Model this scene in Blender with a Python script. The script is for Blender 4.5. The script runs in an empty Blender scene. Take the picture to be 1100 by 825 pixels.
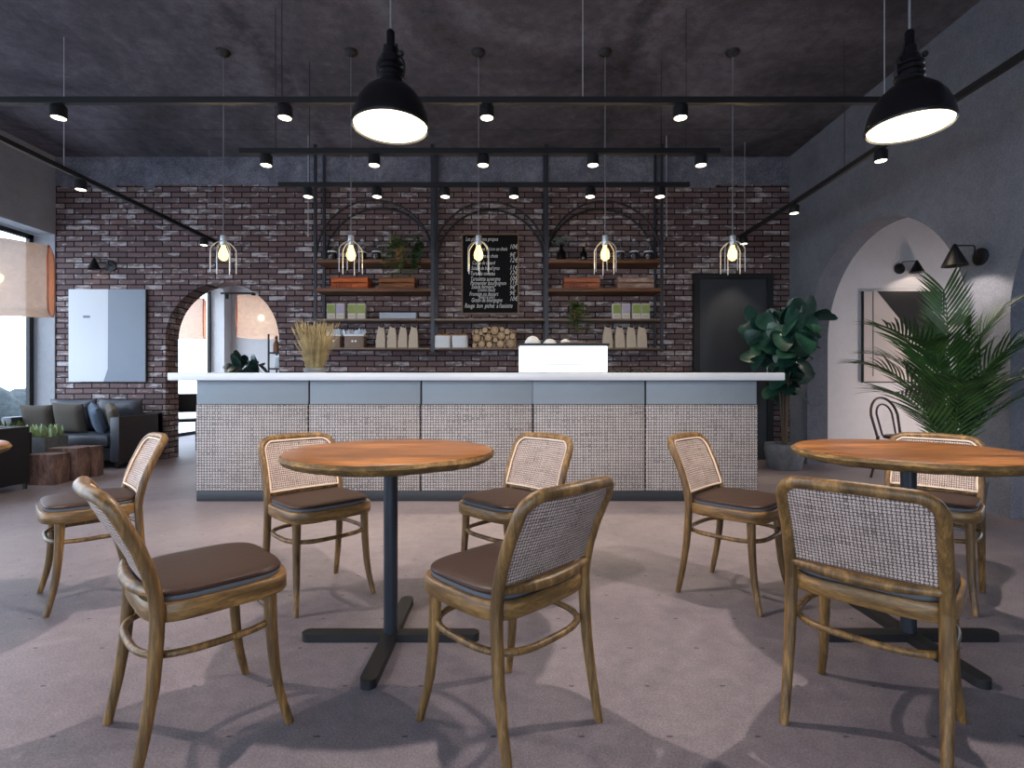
import bpy, bmesh, math, random
from mathutils import Vector, Matrix, Euler
PI = math.pi
R = random.Random(7)
scn = bpy.context.scene
COL = scn.collection

# ------------------------------------------------------------------ mesh kit
class M:
    def __init__(s): s.v = []; s.f = []
    def add(s, vs, fs):
        o = len(s.v); s.v += [tuple(p) for p in vs]; s.f += [tuple(i + o for i in f) for f in fs]; return s
    def box(s, c, d, rot=None, bev=0.0, seg=2):
        bm = bmesh.new(); bmesh.ops.create_cube(bm, size=1)
        for v in bm.verts: v.co = Vector((v.co.x * d[0], v.co.y * d[1], v.co.z * d[2]))
        if bev > 0: bmesh.ops.bevel(bm, geom=bm.edges[:] , offset=min(bev, min(d) * .49), segments=seg, profile=.5, affect='EDGES')
        m = Euler(rot).to_matrix() if rot else Matrix.Identity(3)
        bm.verts.index_update(); C = Vector(c)
        s.add([m @ v.co + C for v in bm.verts], [[v.index for v in f.verts] for f in bm.faces]); bm.free(); return s
    def bb(s, x0, x1, y0, y1, z0, z1, bev=0.0):
        return s.box(((x0 + x1) / 2, (y0 + y1) / 2, (z0 + z1) / 2), (abs(x1 - x0), abs(y1 - y0), abs(z1 - z0)), None, bev)
    def loft(s, rings, cap0=True, cap1=True, closed=False):
        n = len(rings[0]); vs = [p for r in rings for p in r]; fs = []
        k = len(rings)
        for i in range(k if closed else k - 1):
            a = i * n; b = ((i + 1) % k) * n
            for j in range(n):
                j2 = (j + 1) % n; fs.append((a + j, a + j2, b + j2, b + j))
        if not closed:
            if cap0: fs.append(tuple(reversed(range(n))))
            if cap1: fs.append(tuple(range((k - 1) * n, k * n)))
        return s.add(vs, fs)
    def tube(s, pts, r, seg=10, closed=False, ry=1.0):
        pts = [Vector(p) for p in pts]; n = len(pts)
        rr = r if isinstance(r, (list, tuple)) else [r] * n
        tan = []
        for i in range(n):
            a = pts[(i - 1) % n] if (closed or i > 0) else pts[i]
            b = pts[(i + 1) % n] if (closed or i < n - 1) else pts[i]
            t = (b - a); tan.append(t.normalized() if t.length > 1e-9 else Vector((0, 0, 1)))
        up = Vector((0, 0, 1)) if abs(tan[0].z) < .9 else Vector((0, 1, 0))
        nrm = (up - tan[0] * up.dot(tan[0])).normalized(); rings = []
        for i in range(n):
            nrm = nrm - tan[i] * nrm.dot(tan[i])
            nrm = nrm.normalized() if nrm.length > 1e-6 else tan[i].orthogonal().normalized()
            bn = tan[i].cross(nrm)
            rings.append([pts[i] + (nrm * math.cos(2 * PI * j / seg) + bn * math.sin(2 * PI * j / seg) * ry) * rr[i] for j in range(seg)])
        return s.loft(rings, closed=closed)
    def lathe(s, prof, c=(0, 0, 0), seg=24, axis='z'):
        c = Vector(c); rings = []
        for r, z in prof:
            ring = []
            for j in range(seg):
                a = 2 * PI * j / seg; x, y = r * math.cos(a), r * math.sin(a)
                ring.append(c + (Vector((x, y, z)) if axis == 'z' else Vector((z, x, y)) if axis == 'x' else Vector((y, z, x))))
            rings.append(ring)
        return s.loft(rings)
    def cyl(s, p0, p1, r0, r1=None, seg=16): return s.tube([p0, p1], [r0, r0 if r1 is None else r1], seg)
    def ball(s, c, r, seg=14, rings=8, sc=(1, 1, 1)):
        c = Vector(c); rs = []
        for i in range(1, rings):
            th = -PI / 2 + PI * i / rings
            rs.append([c + Vector((sc[0] * r * math.cos(th) * math.cos(2 * PI * j / seg), sc[1] * r * math.cos(th) * math.sin(2 * PI * j / seg), sc[2] * r * math.sin(th))) for j in range(seg)])
        return s.loft(rs)
    def leaf(s, p, d, nrm, L, W, droop=.3, n=5, shape=None, fold=.25):
        p = Vector(p); d = Vector(d).normalized(); nrm = Vector(nrm)
        nrm = (nrm - d * nrm.dot(d)); nrm = nrm.normalized() if nrm.length > 1e-5 else d.orthogonal().normalized()
        side = d.cross(nrm); vs = []; fs = []
        for i in range(n + 1):
            t = i / n; w = (shape(t) if shape else math.sin(PI * min(1, t * .94 + .03)) ** .8) * W / 2
            q = p + d * (L * t) - nrm * (droop * L * t * t)
            vs += [q - side * w + nrm * (fold * w), q, q + side * w + nrm * (fold * w)]
        for i in range(n):
            a = 3 * i; fs += [(a, a + 1, a + 4, a + 3), (a + 1, a + 2, a + 5, a + 4)]
        return s.add(vs, fs)
    def wall(s, axis, a0, a1, z0, z1, t0, t1, holes, extra=None):
        """wall slab along axis 'x' or 'y' from a0..a1, thickness t0..t1; holes = (lo, hi, zbot, ztopfunc)"""
        xs = {a0, a1}
        for lo, hi, zb, zt in holes:
            n = 40
            for i in range(n + 1):
                x = (lo + hi) / 2 - (hi - lo) / 2 * math.cos(PI * i / n)
                if a0 <= x <= a1: xs.add(x)
        xs = sorted(xs)
        P = (lambda a, t, z: (a, t, z)) if axis == 'x' else (lambda a, t, z: (t, a, z))
        def quad(*q): s.add(q, [(0, 1, 2, 3)])
        for t in (t0, t1):
            for i in range(len(xs) - 1):
                a, b = xs[i], xs[i + 1]; m = (a + b) / 2
                h = [q for q in holes if q[0] < m < q[1]]
                if not h: quad(P(a, t, z0), P(b, t, z0), P(b, t, z1), P(a, t, z1))
                else:
                    lo, hi, zb, zt = h[0]
                    quad(P(a, t, zt(a)), P(b, t, zt(b)), P(b, t, z1), P(a, t, z1))
                    if zb > z0: quad(P(a, t, z0), P(b, t, z0), P(b, t, zb), P(a, t, zb))
        for lo, hi, zb, zt in holes:
            hx = [x for x in xs if lo - 1e-6 <= x <= hi + 1e-6]
            for i in range(len(hx) - 1):
                a, b = hx[i], hx[i + 1]
                quad(P(a, t0, zt(a)), P(b, t0, zt(b)), P(b, t1, zt(b)), P(a, t1, zt(a)))
                if zb > z0: quad(P(a, t0, zb), P(b, t0, zb), P(b, t1, zb), P(a, t1, zb))
            for x in (lo, hi):
                if a0 < x < a1 + 1e-6: quad(P(x, t0, zb), P(x, t1, zb), P(x, t1, zt(x)), P(x, t0, zt(x)))
        for x in (a0, a1): quad(P(x, t0, z0), P(x, t1, z0), P(x, t1, z1), P(x, t0, z1))
        quad(P(a0, t0, z1), P(a1, t0, z1), P(a1, t1, z1), P(a0, t1, z1))
        return s

def catmull(pts, n=6, closed=False):
    P = [Vector(p) for p in pts]; out = []; k = len(P)
    for i in range(k if closed else k - 1):
        if closed: a, b, c, d = P[i - 1], P[i], P[(i + 1) % k], P[(i + 2) % k]
        else: a, b, c, d = P[max(i - 1, 0)], P[i], P[i + 1], P[min(i + 2, k - 1)]
        for j in range(n):
            t = j / n
            out.append(.5 * ((2 * b) + (c - a) * t + (2 * a - 5 * b + 4 * c - d) * t * t + (3 * b - a - 3 * c + d) * t ** 3))
    if not closed: out.append(P[-1])
    return out
def lerpr(rs, n):
    out = []
    for i in range(len(rs) - 1):
        for j in range(n): out.append(rs[i] + (rs[i + 1] - rs[i]) * j / n)
    return out + [rs[-1]]
def superell(ax, ay, n, z, cx=0, cy=0, k=48):
    out = []
    for j in range(k):
        a = 2 * PI * j / k; c, s = math.cos(a), math.sin(a)
        out.append(Vector((cx + ax * math.copysign(abs(c) ** (2 / n), c), cy + ay * math.copysign(abs(s) ** (2 / n), s), z)))
    return out

def obj(name, m, mat, parent=None, smooth=True, loc=None, ang=40):
    me = bpy.data.meshes.new(name); me.from_pydata(m.v, [], m.f); me.update()
    bm = bmesh.new(); bm.from_mesh(me)
    bmesh.ops.remove_doubles(bm, verts=bm.verts, dist=1e-6)
    bmesh.ops.recalc_face_normals(bm, faces=bm.faces); bm.to_mesh(me); bm.free()
    if mat: me.materials.append(mat)
    if smooth:
        me.polygons.foreach_set('use_smooth', [True] * len(me.polygons))
        try: me.set_sharp_from_angle(angle=math.radians(ang))
        except Exception: pass
    o = bpy.data.objects.new(name, me); COL.objects.link(o)
    if parent: o.parent = parent
    if loc: o.location = loc
    return o
def thing(name, label, cat, loc=(0, 0, 0), rz=0, group=None):
    o = bpy.data.objects.new(name, None); COL.objects.link(o); o.empty_display_size = .1
    o.location = loc; o.rotation_euler = (0, 0, rz); return tag(o, label, cat, group)
def tag(o, label, cat, group=None, kind=None):
    o['label'] = label; o['category'] = cat
    if group: o['group'] = group
    if kind: o['kind'] = kind
    return o
def struct(name, m, mat, label=None, smooth=False):
    o = obj(name, m, mat, None, smooth); o['kind'] = 'structure'
    if label: o['label'] = label; o['category'] = name.split('_')[0]
    return o
def dup(root, loc=None, rz=None, label=None, group=None):
    r = root.copy(); COL.objects.link(r)
    if loc is not None: r.location = loc
    if rz is not None: r.rotation_euler = (0, 0, rz)
    if label: r['label'] = label
    if group: r['group'] = group
    for ch in list(root.children):
        if ch.type == 'LIGHT': continue
        c = ch.copy(); COL.objects.link(c); c.parent = r
        for g in list(ch.children):
            d = g.copy(); COL.objects.link(d); d.parent = c
    return r

# ------------------------------------------------------------------ materials
def s2l(c): return tuple(((x / 255) / 12.92 if x / 255 <= .04045 else ((x / 255 + .055) / 1.055) ** 2.4) for x in c) + (1,)
class N:
    def __init__(s, name):
        s.m = bpy.data.materials.new(name); s.m.use_nodes = True; s.t = s.m.node_tree; s.t.nodes.clear()
        s.out = s.n('ShaderNodeOutputMaterial')
    def n(s, ty, **kw):
        k = s.t.nodes.new(ty)
        for a, b in kw.items(): setattr(k, a, b)
        return k
    def set(s, node, key, val):
        i = node.inputs[key]
        if hasattr(val, 'is_linked') or hasattr(val, 'links'): s.t.links.new(val, i)
        else: i.default_value = val
    def math(s, op, a, b=0.0, c=None, clamp=False):
        k = s.n('ShaderNodeMath', operation=op, use_clamp=clamp); s.set(k, 0, a); s.set(k, 1, b)
        if c is not None: s.set(k, 2, c)
        return k.outputs[0]
    def mix(s, f, a, b, bt='MIX'):
        k = s.n('ShaderNodeMix', data_type='RGBA', blend_type=bt); s.set(k, 0, f); s.set(k, 6, a); s.set(k, 7, b); return k.outputs[2]
    def coord(s, scale=(1, 1, 1), which='Object', rot=(0, 0, 0), loc=(0, 0, 0)):
        c = s.n('ShaderNodeTexCoord'); m = s.n('ShaderNodeMapping'); s.t.links.new(c.outputs[which], m.inputs[0])
        m.inputs['Scale'].default_value = scale; m.inputs['Rotation'].default_value = rot; m.inputs['Location'].default_value = loc
        return m.outputs[0]
    def noise(s, vec, scale, detail=4, rough=.6, dist=0):
        k = s.n('ShaderNodeTexNoise'); s.set(k, 'Vector', vec); s.set(k, 'Scale', scale); s.set(k, 'Detail', detail); s.set(k, 'Roughness', rough); s.set(k, 'Distortion', dist)
        return k.outputs[0]
    def ramp(s, f, stops):
        k = s.n('ShaderNodeValToRGB'); s.set(k, 0, f); e = k.color_ramp.elements
        while len(e) > 1: e.remove(e[0])
        e[0].position = stops[0][0]; e[0].color = stops[0][1]
        for p, c in stops[1:]:
            x = e.new(p); x.color = c
        return k.outputs[0]
    def bsdf(s, color, rough=.5, metal=0.0, spec=.5, bump=None, bstr=.3, bdist=.01, **kw):
        p = s.n('ShaderNodeBsdfPrincipled'); s.set(p, 'Base Color', color); s.set(p, 'Roughness', rough); s.set(p, 'Metallic', metal)
        s.set(p, 'Specular IOR Level', spec)
        for k, v in kw.items(): s.set(p, k.replace('_', ' '), v)
        if bump is not None:
            b = s.n('ShaderNodeBump'); s.set(b, 'Strength', bstr); s.set(b, 'Distance', bdist); s.set(b, 'Height', bump); s.t.links.new(b.outputs[0], p.inputs['Normal'])
        s.t.links.new(p.outputs[0], s.out.inputs[0]); return s.m

def g(v): return (v, v, v, 1)
def plain(name, rgb, rough=.5, metal=0, var=.12, scale=30, bstr=.0, spec=.5):
    k = N(name); c = s2l(rgb); nz = k.noise(k.coord(), scale, 3)
    col = k.mix(nz, tuple(x * (1 - var) for x in c[:3]) + (1,), tuple(min(1, x * (1 + var)) for x in c[:3]) + (1,))
    return k.bsdf(col, rough, metal, spec, bump=nz if bstr else None, bstr=bstr)
def emit(name, rgb, strength):
    k = N(name); e = k.n('ShaderNodeEmission'); k.set(e, 'Color', s2l(rgb)); k.set(e, 'Strength', strength); k.t.links.new(e.outputs[0], k.out.inputs[0]); return k.m
def wood(name, dark, light, scale=(18, 18, 1.6), rough=.42, ring=6.0, bs=.12):
    k = N(name); v = k.coord(scale)
    a = k.noise(v, 1.0, 6, .62, .6); b = k.noise(v, ring, 3, .7)
    f = k.math('ADD', k.math('MULTIPLY', a, .66), k.math('MULTIPLY', b, .34))
    col = k.ramp(f, [(.36, s2l(dark)), (.51, s2l(tuple((x + y) / 2 for x, y in zip(dark, light)))), (.64, s2l(light))])
    return k.bsdf(col, rough, bump=f, bstr=bs, bdist=.004)
def weave(name, p, dark, mid, light, axes=('X', 'Z'), tone=None):
    k = N(name); c = k.n('ShaderNodeTexCoord'); sp = k.n('ShaderNodeSeparateXYZ'); k.t.links.new(c.outputs['Object'], sp.inputs[0])
    u = k.math('DIVIDE', sp.outputs[axes[0]], p); v = k.math('DIVIDE', sp.outputs[axes[1]], p)
    fu, fv = k.math('FLOOR', u), k.math('FLOOR', v)
    ck = k.math('FLOORED_MODULO', k.math('ADD', fu, fv), 2.0)
    su = k.math('ABSOLUTE', k.math('SINE', k.math('MULTIPLY', u, PI))); sv = k.math('ABSOLUTE', k.math('SINE', k.math('MULTIPLY', v, PI)))
    h = k.math('ADD', k.math('MULTIPLY', ck, su), k.math('MULTIPLY', k.math('SUBTRACT', 1.0, ck), sv))
    h = k.math('MULTIPLY', h, k.math('ADD', .55, k.math('MULTIPLY', k.math('ADD', su, sv), .225)))
    n1 = k.noise(k.coord((1 / p * .11, 1, 1 / p * 1.1)), 1.0, 2); n2 = k.noise(k.coord((1 / p * 1.1, 1, 1 / p * .11), loc=(7, 3, 1)), 1.0, 2)
    th = k.math('ADD', k.math('MULTIPLY', ck, n2), k.math('MULTIPLY', k.math('SUBTRACT', 1.0, ck), n1))
    f = k.math('MULTIPLY', h, k.math('ADD', .16, k.math('MULTIPLY', th, 1.6)))
    col = k.ramp(f, [(.08, s2l(dark)), (.42, s2l(mid)), (.82, s2l(light))])
    return k.bsdf(col, .6, bump=h, bstr=.5, bdist=.003)

def mat_brick():
    k = N('weathered_brick'); c = k.n('ShaderNodeTexCoord'); sp = k.n('ShaderNodeSeparateXYZ'); k.t.links.new(c.outputs['Object'], sp.inputs[0])
    wob = k.noise(k.coord((1, 1, 1)), 2.2, 2); wz = k.math('MULTIPLY', k.math('SUBTRACT', wob, .5), .012)
    cb = k.n('ShaderNodeCombineXYZ'); k.set(cb, 0, k.math('ADD', sp.outputs[0], sp.outputs[1])); k.set(cb, 1, k.math('ADD', sp.outputs[2], wz))
    b = k.n('ShaderNodeTexBrick'); k.t.links.new(cb.outputs[0], b.inputs['Vector'])
    b.offset = .5; b.squash = 1
    k.set(b, 'Scale', 1.0); k.set(b, 'Mortar Size', .0085); k.set(b, 'Mortar Smooth', .25); k.set(b, 'Brick Width', .235); k.set(b, 'Row Height', .0725); k.set(b, 'Bias', -.05)
    k.set(b, 'Color1', g(0)); k.set(b, 'Color2', g(1)); k.set(b, 'Mortar', g(.5))
    rnd = b.outputs['Color']; fac = b.outputs['Fac']
    base = k.ramp(rnd, [(0, s2l((112, 93, 93))), (.35, s2l((138, 113, 110))), (.6, s2l((122, 106, 107))), (.8, s2l((148, 127, 122))), (1, s2l((172, 158, 156)))])
    fine = k.noise(cb.outputs[0], 26, 5, .7)
    base = k.mix(k.math('MULTIPLY', fine, .55), base, s2l((66, 54, 57)), 'MIX')
    cb2 = k.n('ShaderNodeCombineXYZ'); k.set(cb2, 0, k.math('MULTIPLY', k.math('ADD', sp.outputs[0], sp.outputs[1]), .38)); k.set(cb2, 1, sp.outputs[2])
    pn = k.noise(cb2.outputs[0], 17, 6, .72)
    pf = k.math('ADD', k.math('MULTIPLY', pn, 1.0), k.math('MULTIPLY', rnd, .17))
    pm = k.ramp(pf, [(.625, g(0)), (.70, g(1))])
    col = k.mix(k.math('MULTIPLY', pm, .8), base, s2l((196, 188, 190)))
    col = k.mix(fac, col, s2l((34, 28, 31)))
    hgt = k.math('SUBTRACT', k.math('MULTIPLY', fine, .35), k.math('MULTIPLY', fac, 1.0))
    return k.bsdf(col, .85, spec=.25, bump=hgt, bstr=.7, bdist=.012)
def mat_concrete(name, lo, hi, big=.7, streak=True, seams=None, rough=.8, spec=.3):
    k = N(name); a = k.noise(k.coord(), big, 7, .62, .8); b = k.noise(k.coord(), 9, 6, .7); d = k.noise(k.coord(), 70, 3, .7)
    wa, wd_ = (.34, .42) if name.endswith('plaster') else (.62, .13)
    f = k.math('ADD', k.math('MULTIPLY', a, wa), k.math('ADD', k.math('MULTIPLY', b, .25), k.math('MULTIPLY', d, wd_)))
    mid = tuple((x + y) / 2 for x, y in zip(lo, hi))
    col = k.ramp(f, [(.36, s2l(lo)), (.50, s2l(mid)), (.64, s2l(hi))])
    if streak:
        w = k.noise(k.coord((1, .35, 1), rot=(0, 0, .7)), .9, 3, .5, 1.6)
        wl = k.math('ABSOLUTE', k.math('SUBTRACT', w, .5)); wm = k.ramp(wl, [(0, g(1)), (.02, g(0))])
        col = k.mix(k.math('MULTIPLY', wm, .12), col, s2l(tuple(x * .6 for x in lo)))
    if seams:
        sp = k.n('ShaderNodeSeparateXYZ'); c = k.n('ShaderNodeTexCoord'); k.t.links.new(c.outputs['Object'], sp.inputs[0])
        for ax, per, off in seams:
            q = k.math('ABSOLUTE', k.math('SUBTRACT', k.math('FLOORED_MODULO', k.math('ADD', sp.outputs[ax], off), per), per / 2))
            wq = .008 if ax == 1 else .14
            m = k.math('LESS_THAN', q, .008) if ax == 1 else k.math('SUBTRACT', 1.0, k.math('DIVIDE', k.math('ADD', q, k.math('MULTIPLY', k.math('SUBTRACT', b, .5), .25)), wq), clamp=True)
            col = k.mix(k.math('MULTIPLY', m, .45, clamp=True), col, s2l(tuple(x * .55 for x in lo)))
    return k.bsdf(col, rough, spec=spec, bump=f, bstr=.45 if name.endswith('plaster') else .25, bdist=.02)
def mat_floor():
    k = N('floor_concrete'); a = k.noise(k.coord(), .9, 6, .6, .5); b = k.noise(k.coord(), 14, 6, .7); d = k.noise(k.coord(), 160, 2, .6)
    f = k.math('ADD', k.math('MULTIPLY', a, .35), k.math('ADD', k.math('MULTIPLY', b, .25), k.math('MULTIPLY', d, .40)))
    col = k.ramp(f, [(.34, s2l((81, 76, 85))), (.5, s2l((122, 113, 119))), (.66, s2l((152, 142, 146)))])
    v = k.n('ShaderNodeTexVoronoi', feature='DISTANCE_TO_EDGE'); k.set(v, 'Vector', k.coord()); k.set(v, 'Scale', 1.3)
    nn = k.noise(k.coord(), 3, 4); cr = k.math('LESS_THAN', k.math('ADD', v.outputs['Distance'], k.math('MULTIPLY', nn, .03)), .0165)
    col = k.mix(k.math('MULTIPLY', cr, .10), col, s2l((70, 62, 62)))
    # small dark fixing marks on a 25 cm grid
    c = k.n('ShaderNodeTexCoord'); sp = k.n('ShaderNodeSeparateXYZ'); k.t.links.new(c.outputs['Object'], sp.inputs[0])
    jn = k.noise(k.coord(), 90, 2)
    qx = k.math('SUBTRACT', k.math('FLOORED_MODULO', k.math('ADD', sp.outputs[0], .178), .25), .125)
    qy = k.math('SUBTRACT', k.math('FLOORED_MODULO', k.math('ADD', sp.outputs[1], .132), .25), .125)
    e = k.math('ADD', k.math('POWER', k.math('DIVIDE', qx, .012), 2.0), k.math('POWER', k.math('DIVIDE', qy, .006), 2.0))
    mk = k.math('LESS_THAN', k.math('ADD', e, k.math('MULTIPLY', jn, 1.3)), 1.25)
    col = k.mix(k.math('MULTIPLY', mk, .75), col, s2l((42, 38, 42)))
    rg = k.math('ADD', .42, k.math('MULTIPLY', b, .25))
    return k.bsdf(col, rg, spec=.4, bump=f, bstr=.12, bdist=.006)
def mat_glass(name, tint=(1, 1, 1, 1), gl=.08):
    k = N(name); t = k.n('ShaderNodeBsdfTransparent'); k.set(t, 'Color', tint); q = k.n('ShaderNodeBsdfGlossy'); k.set(q, 'Roughness', .03)
    fr = k.n('ShaderNodeLayerWeight'); m = k.n('ShaderNodeMixShader'); k.set(m, 0, k.math('ADD', .03, k.math('MULTIPLY', k.math('POWER', fr.outputs['Facing'], 5.0), .6))); k.t.links.new(t.outputs[0], m.inputs[1]); k.t.links.new(q.outputs[0], m.inputs[2])
    k.t.links.new(m.outputs[0], k.out.inputs[0]); return k.m
def mat_gauze(name, rgb, holes=.45):
    k = N(name); t = k.n('ShaderNodeBsdfTransparent'); d = k.n('ShaderNodeBsdfDiffuse'); tr = k.n('ShaderNodeBsdfTranslucent')
    nz = k.noise(k.coord(), 9, 5, .7, 1.0); col = k.mix(nz, s2l(tuple(x * .82 for x in rgb)), s2l(rgb)); k.set(d, 'Color', col); k.set(tr, 'Color', col)
    m = k.n('ShaderNodeMixShader'); k.set(m, 0, .62); k.t.links.new(d.outputs[0], m.inputs[1]); k.t.links.new(tr.outputs[0], m.inputs[2])
    m2 = k.n('ShaderNodeMixShader'); k.set(m2, 0, k.math('ADD', 1 - holes - .08, k.math('MULTIPLY', nz, .16))); k.t.links.new(t.outputs[0], m2.inputs[1]); k.t.links.new(m.outputs[0], m2.inputs[2])
    k.t.links.new(m2.outputs[0], k.out.inputs[0]); return k.m
def mat_leaf(name, a, b, rough=.4):
    k = N(name); nz = k.noise(k.coord(), 7, 3)
    return k.bsdf(k.ramp(nz, [(.35, s2l(a)), (.65, s2l(b))]), rough, spec=.5)

BRICK = mat_brick()
CEIL = mat_concrete('ceiling_concrete', (50, 48, 54), (122, 119, 128), .55, True, [(1, 2.5, .0), (0, 3.4, .6)], .85)
BAND = mat_concrete('band_plaster', (70, 72, 84), (160, 160, 170), 1.9, False)
PLASTER = mat_concrete('grey_plaster', (96, 98, 106), (128, 130, 138), 1.3, False, None, .9, .2)
PLASTER_L = mat_concrete('pale_plaster', (150, 150, 154), (178, 178, 182), 1.2, False, None, .9, .2)
WHITEWALL = mat_concrete('white_plaster', (214, 210, 209), (232, 228, 227), 1.0, False, None, .9, .2)
FLOOR = mat_floor()
OAK = wood('oiled_oak', (62, 44, 22), (152, 114, 64), (30, 30, 2.6), .42, 4.5, .25)
OAKH = wood('oiled_oak_seat_ring', (68, 48, 24), (154, 116, 66), (6, 6, 38), .42, 4.5, .25)
TOPW = wood('table_top_wood', (82, 50, 26), (178, 118, 66), (1.8, 10, 4), .34, 4, .0)
BARK = wood('table_live_edge', (62, 46, 22), (160, 122, 66), (11, 11, 40), .75, 4, .6)
SHELFW = wood('shelf_wood', (74, 46, 28), (128, 82, 50), (1.2, 12, 12), .6)
SHELFM = plain('worn_metal_shelf', (122, 104, 90), .5, 0, .2, 14)
CANE = weave('cane_weave', .0092, (46, 38, 35), (130, 113, 105), (206, 186, 175))
RATTAN = weave('rattan_counter_weave', .0232, (72, 66, 66), (120, 112, 111), (188, 181, 178))
CORD = plain('pale_cane_cord', (238, 214, 190), .5)
LEATHER = plain('brown_leather', (52, 34, 27), .5, 0, .15, 60, .06, .3)
BLACK = plain('black_powder_coat', (21, 21, 23), .5)
BLACKG = plain('black_enamel', (20, 18, 20), .25)
RACK = plain('dark_steel_rack', (54, 57, 64), .45, .3)
PADB = plain('slate_pad_base', (94, 97, 104), .5)
POLE = plain('grey_black_steel', (38, 43, 52), .42, .3)
STEEL = plain('brushed_steel', (140, 150, 158), .55, .1, .06, 8)
PLINTH = plain('dark_plinth', (40, 44, 50), .5)
STONE = plain('white_stone', (232, 234, 238), .25, 0, .05, 6)
GAP = plain('dark_gap', (34, 36, 42), .7)
DOORM = plain('dark_grey_door', (50, 52, 58), .42, 0, .06, 5)
CHROME = plain('pale_metal_wire', (205, 208, 210), .3, .6)
WHITE = plain('white_ceramic', (236, 236, 236), .3, 0, .03)
CLOTHCORD = plain('grey_cable', (128, 128, 132), .6)
DARKCORD = plain('dark_cable', (34, 33, 36), .6)
PALECORD = plain('pale_cable', (190, 192, 196), .5)
KRAFT = plain('kraft_paper', (200, 182, 162), .8, 0, .15, 20)
TERRA = plain('terracotta', (168, 96, 76), .75, 0, .15, 20)
SOIL = plain('potting_soil', (44, 34, 28), .95, 0, .3, 40)
POTG = mat_concrete('grey_stone_pot', (88, 92, 98), (128, 132, 138), 6, False)
LEAF_FIG = mat_leaf('fig_leaf', (20, 48, 42), (42, 82, 68), .32)
LEAF_PALM = mat_leaf('palm_leaf', (26, 54, 24), (58, 92, 40), .42)
LEAF_VINE = mat_leaf('vine_leaf', (46, 70, 34), (110, 124, 58), .5)
LEAF_PALE = mat_leaf('pale_leaf', (96, 130, 78), (200, 214, 170), .5)
DRYGRASS = mat_leaf('dry_grass', (128, 112, 78), (186, 168, 124), .7)
SOFA = plain('slate_leather', (64, 67, 76), .42, 0, .1, 20, .05)
SOFAD = plain('dark_brown_panel', (46, 40, 40), .6)
BLKARM = plain('black_woven_panel', (30, 29, 31), .6)
PIL_O = plain('olive_cloth', (80, 73, 65), .9, 0, .15, 50)
PIL_B = plain('slate_cloth', (82, 94, 112), .9, 0, .15, 50)
PIL_T = plain('taupe_cloth', (98, 90, 82), .9, 0, .15, 50)
STUMP = wood('weathered_block_wood', (64, 46, 42), (140, 108, 96), (9, 9, 3), .85, 5, .5)
GLASS = mat_glass('window_glass')
JARG = mat_glass('jar_glass', (.93, .95, .95, 1))
GAUZE = mat_gauze('gauze_shade', (216, 202, 194), .20)
COPPER = mat_gauze('copper_mesh', (226, 168, 136), .35)
LEDW = emit('lit_spot_lens', (255, 240, 214), 9)
BULB = emit('glowing_filament_bulb', (255, 206, 116), 5)
LANT = emit('glowing_globe', (255, 226, 160), 9)
LAMPD = emit('glowing_lamp_diffuser', (255, 236, 200), 6)
CASEL = emit('lit_case_panel', (244, 248, 255), 1.9)

# ------------------------------------------------------------------ room shell
RX, LX, BY, CZ = 3.69, -6.07, 7.0, 4.02
semi = lambda c, r, zs: (lambda x: zs + math.sqrt(max(0, r * r - (x - c) ** 2)))
flat = lambda z: (lambda x: z)
struct('floor', M().bb(-6.6, 8.0, -3.3, 11.7, -.12, 0), FLOOR)
struct('ceiling', M().bb(-6.6, 8.0, -3.3, 11.7, CZ, CZ + .2), CEIL)
wb = M().wall('x', LX, RX, 0, 3.65, BY, BY + .276, [(-4.61, -3.10, 0, semi(-3.855, .755, 1.595))])
struct('wall_back', wb, BRICK, 'dark weathered brick wall with an arched opening behind the counter')
# plaster band above the bricks with a ragged lower edge
bd = M().bb(LX, RX, BY - .004, BY + .276, 3.652, CZ)
x = -6.0
while x < 3.5:
    w = R.uniform(.15, .5)
    if R.random() < .45: bd.bb(x, x + w, BY - .003, BY + .02, 3.60 + R.uniform(0, .03), 3.66)
    x += w + R.uniform(.1, .6)
struct('trim_plaster_band', bd, BAND)
a1, a2, a3, ar = 5.416, 2.736, .056, 1.161
wr = M().wall('y', -3.3, 7.0, 0, CZ, RX, RX + .256, [(c - ar, c + ar, 0, semi(c, ar, 1.51)) for c in (a3, a2, a1)])
struct('wall_right', wr, PLASTER, 'rough grey plaster wall on the right with arched openings')
struct('wall_side_room_end', M().bb(RX, 8.0, 7.0, 7.276, 0, CZ), WHITEWALL)
struct('wall_side_room_outer', M().wall('y', -3.3, 7.0, 0, CZ, 7.8, 8.0, [(5.0, 6.7, .05, flat(1.6))]), WHITEWALL)

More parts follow.
